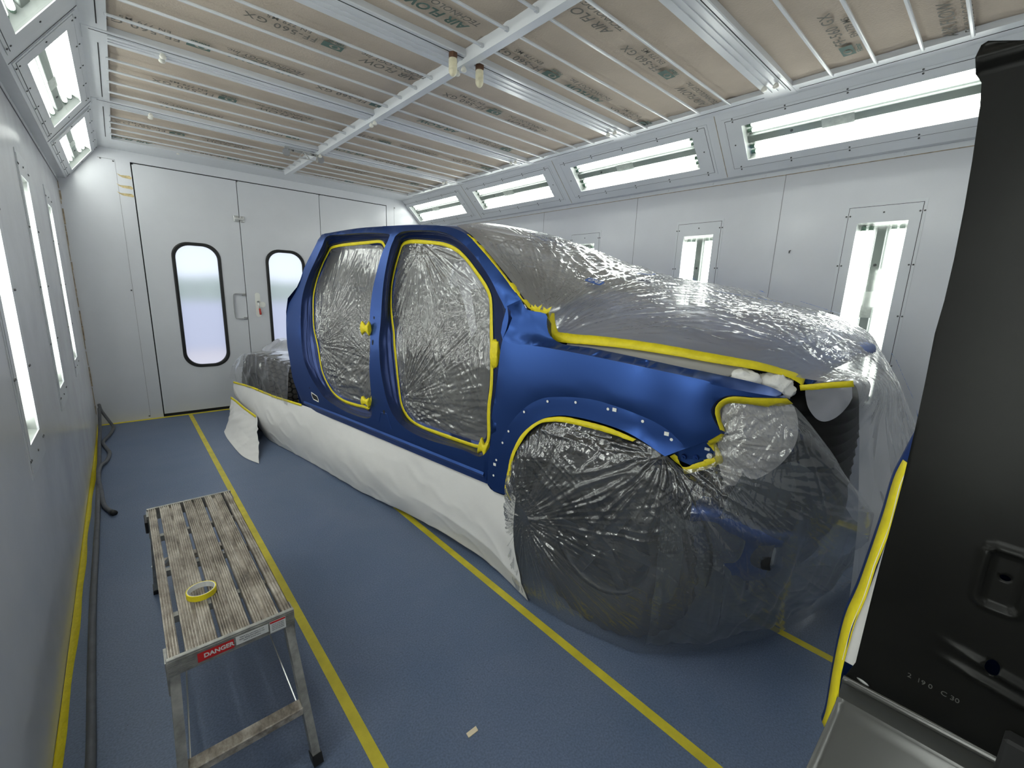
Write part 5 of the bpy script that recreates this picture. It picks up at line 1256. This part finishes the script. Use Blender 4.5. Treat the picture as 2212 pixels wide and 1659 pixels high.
dB += .007 * ridge((x_ + z_ * 1.25 + wob) * 6, (x_ - z_) * 1.0, 55, 1.8) * np.exp(-((x_ - 2.9) / .5) ** 2) + .003 * ridge((z_ + x_ * .62 + wob * .3) * 26, (x_ - z_) * .7, 56, 6)
dB += .008 * ridge((x_ * .5 + z_ + wob * 2) * 6, x_ * 2, 58, 2.5) * (x_ > 3.3) + .018 * (vn(x_ * 3, z_ * 3, 59) - .5)
eB = np.clip(v_ * 22, 0, 1) * (.35 + .65 * np.clip((1 - v_) * 8, 0, 1))
GB2 = GB + NB * (dB * eB)[..., None]; GB2[..., 2] = np.maximum(GB2[..., 2], .002)
wf_ = root('wheel_masking_film', 'thin clear masking film bagged around the front wheel, lamp opening and bumper', 'masking film')
gridmesh('film', FL(GB2), 'film_low', wf_)
TAi = np.array(K['TARCH_i']); TAi[:5, 0] += .010; TAi[0] = (2.352, .03, .485)
strip2('masking_tape', np.array(K['TARCH_o']) - np.array([0, .014, 0]), TAi - np.array([0, .040, 0]), 'yellow', wf_, .0006, 90, jag=.15, seed=8, wide=1.2)
strip2('masking_tape', np.array(K['THEAD_o']) - np.array([0, .004, 0]), np.array(K['THEAD_i']) - np.array([0, .012, 0]), 'yellow', wf_, .0006, 80, jag=.15, seed=9, wide=1.3)
strip2('masking_tape', np.array(K['TBRK_o']) - np.array([0, .004, 0]), np.array(K['TBRK_i']) - np.array([0, .004, 0]), 'yellow', wf_, .0006, 60, jag=.25, seed=10, wide=1.3)
iu0 = int(nuB * .37)
GI = GB[iu0::3, ::3].copy(); NI = NB[iu0::3, ::3]
xi, zi = GI[..., 0] + GI[..., 1] * .8, GI[..., 2]; vi = v_[:, ::3]
GI -= NI * (.016 + .018 * ridge((xi * .5 + zi * 1.1) * 5, xi * 2, 65, 1.6) + .010 * ridge(xi * 14, zi * 5, 66, 2))[..., None] * np.clip(vi * 6, .3, 1)[..., None]
GI[..., 2] = np.maximum(GI[..., 2], .004); lo = slice(16, None)
gridmesh('inner_film_fold', FL(GI[:, lo]), 'film_inner', wf_)
# loose bunch of film trailing on the floor beyond the nose
nb_ = 70; G = np.zeros((nb_, 40, 3)); 
for i in range(nb_):
    a = i / (nb_ - 1); 
    for j in range(40):
        t = j / 39; G[i, j] = (3.84 + .10 * math.sin(a * PI) - .06 * t, .75 + a * .5, .42 * (1 - t) + .02)
G[..., 0] += .05 * ridge(G[..., 1] * 14, G[..., 2] * 4, 61, 1.5) + .03 * vn(G[..., 1] * 20, G[..., 2] * 9, 62)
o = gridmesh('loose_film_tail', FL(G), 'film_tray', wf_)

# ---- crumpled paper: bonnet gap wads and the lamp opening stuffing
def wad(name, p, R, seed, label, grp=None, m='wad', sc=(1, 1, 1)):
    n1, n2 = 44, 30; G = np.zeros((n1, n2, 3))
    th_ = np.linspace(0, 2 * PI, n1, endpoint=False)[:, None]; ph = np.linspace(.02, PI - .02, n2)[None, :]
    X, Y, Z = np.cos(th_) * np.sin(ph), np.sin(th_) * np.sin(ph), np.cos(ph) + 0 * th_
    q = 1 + .30 * (ridge(X * 3 + 5 + Y, Z * 3 + 7 + Y * 2, seed, 1.0) - .5) + .14 * (ridge(X * 8 + 9, Z * 8 + Y * 6 + 9, seed + 1, 1) - .5)
    G[..., 0], G[..., 1], G[..., 2] = X * q * R * sc[0], Y * q * R * sc[1], Z * q * R * sc[2]
    o = gridmesh(name, G[::-1], m, None, closed_u=True, smooth=False); o.matrix_world = TRM @ Matrix.Translation((p[0], -p[1], p[2]))
    tag(o, label, 'paper wad', grp); return o
wad('paper_wad', (3.30, .20, 1.245), .048, 71, 'crumpled white paper wad in the bonnet gap, the farther left one', 'white paper wads in the bonnet gap', sc=(1.3, .8, .75))
wad('paper_wad', (3.40, .245, 1.225), .055, 75, 'crumpled white paper wad in the bonnet gap, nearer the nose', 'white paper wads in the bonnet gap', sc=(1.2, .8, .85))
LP = cr_spline([(3.262, .115, 1.13), (3.30, .12, 1.178), (3.38, .15, 1.185), (3.47, .18, 1.19), (3.505, .20, 1.10), (3.50, .20, 1.02), (3.46, .175, .94), (3.39, .15, .875), (3.325, .13, .85), (3.285, .115, .93), (3.272, .11, 1.03)], 4, True)
V, T, orig, nb = fill([(p[0], p[2]) for p in LP], [], .007)
V3 = []
for p in V:
    rr = min(np.min(np.hypot(LP[:, 0] - p[0], LP[:, 2] - p[1])) / .06, 1)
    V3.append((p[0], .125 + .6 * max(0, p[0] - 3.27) ** 1.3 - .016 * math.sin(rr * PI / 2), p[1]))
V3 = np.array(V3); xx, zz_ = V3[:, 0], V3[:, 2]
V3[:, 1] -= .020 * star(xx, zz_, 3.27, 1.02, .3, 9, 81, 1.6) + .012 * star(xx, zz_, 3.30, 1.18, .3, 8, 85, 1.6) + .010 * ridge(xx * 9 + zz_ * 13, zz_ * 5 - xx * 3, 82, 2) + .004 * ridge(xx * 34 + zz_ * 20, zz_ * 22, 86, 1.5)
o = mk('lamp_opening_paper', [fl_(p) for p in V3], [tuple(t) for t in T], 'lamppaper', None, False); o.matrix_world = TRM; tag(o, 'crumpled grey-white paper stuffed in the headlamp opening behind clear film', 'masking paper')
s_ = o.modifiers.new('thickness', 'SOLIDIFY'); s_.thickness = .002
# grey gap masking under the bonnet edge
A = resample(cr_spline(K['FTOP'][5:12], 4), 60) + np.array([0, .025, -.012]); Bq = resample(np.array(K['THOOD_o'][4:9]), 60) + np.array([0, .02, .0])
G = np.stack([A * (1 - t) + Bq * t for t in np.linspace(0, 1, 8)], 1); G[..., 1] += .008 * ridge(G[..., 0] * 8, G[..., 2] * 60, 83, 1.2)
o = gridmesh('gap_masking', FL(G), 'gapgrey'); o.matrix_world = TRM; tag(o, 'grey masking strip tucked in the long gap under the bonnet edge', 'masking paper')
s_ = o.modifiers.new('thickness', 'SOLIDIFY'); s_.thickness = .001

# ---- paper skirt below the sill
PT = [(-1.72, -.045, .455), (-1.45, -.045, .475), (-1.149, -.045, .492), (-.85, -.045, .496), (-.582, -.04, .498), (-.3, -.02, .503), (-.1, .0, .505), (.3, .03, .50), (.9, .035, .505), (1.5, .035, .508), (2.0, .035, .51), (2.2, .03, .50), (2.34, .02, .50), (2.38, .0, .50)]
PB = [(-1.70, .06, .14), (-1.45, .04, .08), (-1.15, .02, .03), (-.92, -.01, .004), (-.62, -.02, .004), (-.30, -.01, .004), (.0, .0, .006), (.45, -.005, .012), (.93, .0, .015), (1.40, .02, .04), (1.75, .02, .06), (2.16, .02, .03), (2.34, .0, .006), (2.53, -.04, .004)]
T2, B2 = cr_spline(PT, 16), cr_spline(PB, 16); nS = len(T2); vv = np.linspace(0, 1, 70)[None, :, None]
G = T2[:, None] * (1 - vv) + B2[:, None] * vv
x_, z_ = G[..., 0], G[..., 2]
G[..., 1] += -.05 * np.sin(PI * vv[..., 0]) * (.6 + .8 * vn(x_ * 1.5, z_ * 2, 91)) - .04 * ridge((x_ * .55 + z_ * 2.2) * 1.6 + 3, x_ * .8, 92, 2.0) * vv[..., 0] * (1 - vv[..., 0] * .4) - .007 * (ridge(x_ * 6 + z_ * 9, z_ * 4 - x_ * 3, 93, 1.5) - .3) * np.clip(vv[..., 0] * 4, 0, 1)
G[..., 2] = np.maximum(G[..., 2], .003)
sk = root('paper_skirt', 'long white masking paper skirt hanging from the sill to the floor', 'masking paper')
o = gridmesh('paper', FL(G), 'paper', sk); s_ = o.modifiers.new('thickness', 'SOLIDIFY'); s_.thickness = .0008
A = np.array(PT[:7]) + np.array([0, -.004, .010]); Bq = np.array(PT[:7]) + np.array([0, -.006, -.012])
strip2('masking_tape', A, Bq, 'yellow', sk, .0006, 60, jag=.1, seed=12)
# loose flap at the rear end of the skirt, folding out over the floor
fr_ = root('paper_flap', 'loose flap of white masking paper folding out onto the floor behind the skirt', 'masking paper')
FT1 = [(-1.80, -.055, .27), (-1.55, -.065, .26), (-1.25, -.085, .25), (-.92, -.10, .245)]
FB1 = [(-1.40, -.27, .004), (-1.10, -.32, .004), (-.55, -.37, .004), (-.26, -.33, .004)]
T2, B2 = cr_spline(FT1, 16), cr_spline(FB1, 16); vv = np.linspace(0, 1, 50)[None, :, None]
G = T2[:, None] * (1 - vv) + B2[:, None] * vv; t = vv[..., 0]
G[..., 2] = T2[:, None, 2] * (1 - t) ** 1.6 + .005 + .03 * ridge(G[..., 0] * 5, t * 2, 95, 1.4) * np.sin(PI * t)
G[..., 1] += .02 * (ridge(G[..., 0] * 7 + t * 3, t * 3, 96, 1.3) - .5) * np.sin(PI * t)
o = gridmesh('paper', FL(G), 'paper', fr_); s_ = o.modifiers.new('thickness', 'SOLIDIFY'); s_.thickness = .0008

A = np.array(FT1) + np.array([0, -.008, .010]); strip2('masking_tape', A, A - np.array([0, .008, .022]), 'yellow', fr_, .0006, 40, jag=.1, seed=13)
# ---- film over the rear wheel and tray
G = np.zeros((120, 90, 3)); 
for i, a in enumerate(np.linspace(0, 1, 120)):
    s = -1.80 + 1.55 * a; top = .50 + .33 * min(1, (math.sin(PI * min(1, a * 1.05 + .02))) ** .45 if a < .5 else 1.0)
    for j, t in enumerate(np.linspace(0, 1, 90)):
        if t < .45: q = t / .45; w = -.035 + .05 * q ** 2.5; z = .47 + (top - .47) * q
        else: q = (t - .45) / .55; w = .015 + 1.6 * q; z = top + .02 * math.sin(q * PI)
        G[i, j] = (s, w, z)
G[..., 1] -= .03 * (ridge(G[..., 0] * 9 + G[..., 2] * 4, G[..., 2] * 4 + G[..., 1], 97, 1.6)); G[..., 2] += .022 * ridge(G[..., 0] * 7, G[..., 1] * 5 + G[..., 2] * 6, 98, 1.6)
tf = root('tray_masking_film', 'clear crinkled masking film over the rear wheel behind the cab', 'masking film'); gridmesh('film', FL(G), 'film_tray', tf)
n1 = 80; G = np.zeros((n1, 60, 3))
for i, a in enumerate(np.linspace(0, 1, n1)):
    s = -1.95 + 1.25 * a; hgt = .15 * min(1, a * 5 + .2) ** .6 + .03 * a
    for j, t in enumerate(np.linspace(0, 1, 60)):
        w = .34 + .8 * t; e_ = min(1, t * 7) ** .6; G[i, j] = (s - .05 * (1 - e_), w, .74 + hgt * e_)
G[..., 2] += .03 * ridge(G[..., 0] * 8 + G[..., 1] * 3, G[..., 1] * 7, 99, 1.5); G[..., 0] += .02 * ridge(G[..., 1] * 9, G[..., 2] * 14, 100, 1.5)
o = gridmesh('covered_load', FL(G), 'film_white'); o.matrix_world = TRM; tag(o, 'pale bluish film-covered lump on the tray behind the cab, above the rear wheel', 'masking film')
o = MB().box(-1.85, -.8, -1.05, -.42, .62, .86, .05).build('load_box', 'lead'); o.parent = truck

# ---------------------------------------------------------------- the black panel by the camera
pt = math.radians(5.4)
# local: x = towards the camera side along the panel, y = away from camera, z = up
PM = Matrix(((-math.sin(pt), math.cos(pt), 0, 1.25), (-math.cos(pt), -math.sin(pt), 0, -6.15), (0, 0, 1, 0), (0, 0, 0, 1)))
pn = empty('loose_body_panel', matrix=PM); tag(pn, 'loose vehicle panel standing upright at the right edge, black stamped inner side, blue outer skin', 'body panel')
ED = [(-.011, 1.890), (-.012, 1.872), (-.010, 1.854), (-.002, 1.841), (.002, 1.81), (.007, 1.738), (.010, 1.676), (.012, 1.605), (.012, 1.545), (.010, 1.496), (.012, 1.417), (.013, 1.342), (.013, 1.255), (.011, 1.163), (.009, 1.096), (.008, 1.027), (.007, .902), (-.002, .868), (-.006, .852)]
poly = [(-.005, 1.893)] + ED + [(.60, .878), (.60, 1.877), (.03, 1.8775)]
def ov(cx, cz, rx, rz, n=20): return [(cx + rx * math.cos(t), cz + rz * math.sin(t)) for t in np.linspace(0, 2 * PI, n, endpoint=False)]
h1, h2, h3 = ov(.1435, 1.155, .0055, .0045), ov(.1565, 1.015, .0075, .0125), ov(.0215, .870, .0095, .0042)
h3 = [(.0215 + p_ * 1, .870 + q_ - p_ * .15) for p_, q_ in ((x - .0215, z - .87) for x, z in h3)]
V, T, orig, nbn = fill(poly, [h1, h2, h3], .0045)
def panel_depth(x, z):
    d = 0.0
    # stamped lozenge round the upper hole: raised rim towards the viewer
    a, b = abs(x - .1435), abs(z - 1.150); r = max(a - .012, 0) if b < .036 else math.hypot(max(a - .012, 0), b - .036); r = math.hypot(max(a - .010, 0), max(b - .034, 0))
    d -= .007 * max(0, 1 - abs(r - .012) / .007); 
    if r < .009: d += .004
    # two soft swages running to the right edge
    for (z0, k) in ((1.020, -.16), (.992, -.12)):
        zc = z0 + (x - .10) * k; d -= .006 * math.exp(-((z - zc) / .006) ** 2) * max(0, min(1, (x - .09) / .05))
    # top rolled lip
    if z > 1.855: d += -.012 * math.sin(min(1, (z - 1.855) / .03) * PI)
    d -= .010 * math.exp(-((x - .02) / .016) ** 2) * 0
    if z < .90: d += .010 * ((.90 - z) / .05) ** 2
    return d
me_ = mk('inner_panel', [(p[0], panel_depth(p[0], p[1]), p[1]) for p in V], [tuple(t) for t in T], 'black', pn, True)
s_ = me_.modifiers.new('thickness', 'SOLIDIFY'); s_.thickness = .0012; s_.offset = -1
# stepped flange below: two folds and a lower plate, running down to the floor stand
fold = [(.862, .004, 0), (.857, .0, .0), (.853, -.0015, 0), (.8495, .0015, 0), (.845, .004, 0), (.812, .006, 0), (.8075, .002, 0), (.804, -.001, 0), (.800, -.002, 0), (.79, -.010, 0), (.66, -.13, 0), (.60, -.18, 0), (.40, -.19, 0)]
G = []
for x in np.linspace(-.006, .60, 50):
    lean = (x + .006) * .09
    G.append([(x + (-.006 * (0.85 - z) if x < 0 else 0) * 6, d, z + lean * (1 if z > .7 else .6)) for (z, d, _) in fold])
lf = gridmesh('lower_flange', np.array(G), mat('sheen_black', (.05, .05, .045), .22, spec=.7), pn, smooth=False); s_ = lf.modifiers.new('thickness', 'SOLIDIFY'); s_.thickness = .0012  # lighter than the inner panel: silvery reflection put into colour and plate tilt
lf.modifiers.new('bevel', 'BEVEL').width = .0015
MB().box(.185, .30, -.03, .0, .80, .935, .004).build('corner_bracket', 'blackm', pn)
MB().box(.186, .30, -.006, .006, 1.20, 1.30, .004).build('slot_edge', 'white', pn)
# outer skin in blue behind, its taped edge showing on the left
EO = [(.03, 1.86), (.035, 1.7), (.033, 1.5), (.022, 1.40), (.004, 1.30), (-.005, 1.25), (-.008, 1.184), (-.014, 1.10), (-.020, 1.03), (-.028, .971), (-.030, .911), (-.029, .841), (-.026, .755), (-.028, .72)]
eo = resample(cr_spline([(p[0], .035, p[1]) for p in EO], 6), 90)
rows = [eo + np.array([dx, dy, 0]) for dx, dy in ((.02, -.03), (-.001, -.004), (-.004, .004), (-.001, .012), (.03, .03), (.2, .06), (.6, .07))]
gridmesh('outer_skin', np.stack(rows, 1), 'blue', pn)
rs = np.random.RandomState(3)
B_e = eo + np.array([.022, -.031, 0]); bl = B_e.copy(); bl[:, 0] += .006 * np.interp(np.arange(90), np.arange(0, 96, 6), rs.rand(len(np.arange(0, 96, 6)))) - .004
tA = eo + np.array([.0015, -.008, 0]); k = (eo[:, 2] < 1.285)
G = np.stack([tA[k], (tA[k] + bl[k]) / 2 + np.array([0, -.002, 0]), bl[k]], 1)
o = gridmesh('masking_tape', G, 'yellow', pn); s_ = o.modifiers.new('thickness', 'SOLIDIFY'); s_.thickness = .0005
k = k & (eo[:, 2] > .885); pb = bl[k].copy(); pc_ = pb.copy(); pc_[:, 0] = np.maximum(pb[:, 0], .03); pc_[:, 1] += .002
G = np.stack([pb + np.array([-.004, .003, 0]), pc_ + np.array([0, .004, 0])], 1); gridmesh('masking_paper', G, 'paper', pn)
MB().box(.006, .042, .009, .010, .852, .886).build('masking_paper', 'labelw', pn)
text('stamped_number', '2  19 0   C 30', .011, 'emboss', pn, frame_m((.105, -.0035, .935), (1, 0, .02), (0, 0, 1)))
MB().box(.19, .24, -.003, .0, 1.79, 1.80).add([(.165, -.003, 1.788), (.19, -.003, 1.80), (.19, -.003, 1.785)], [(0, 1, 2)]).build('slot', 'gap', pn)
MB().box(.08, .12, .03, .07, 0, .5, .003).box(.42, .46, .03, .07, 0, .5, .003).box(.05, .50, -.15, .25, 0, .03, .003).box(.05, .50, .03, .07, .34, .38).build('stand', 'blackm', pn)
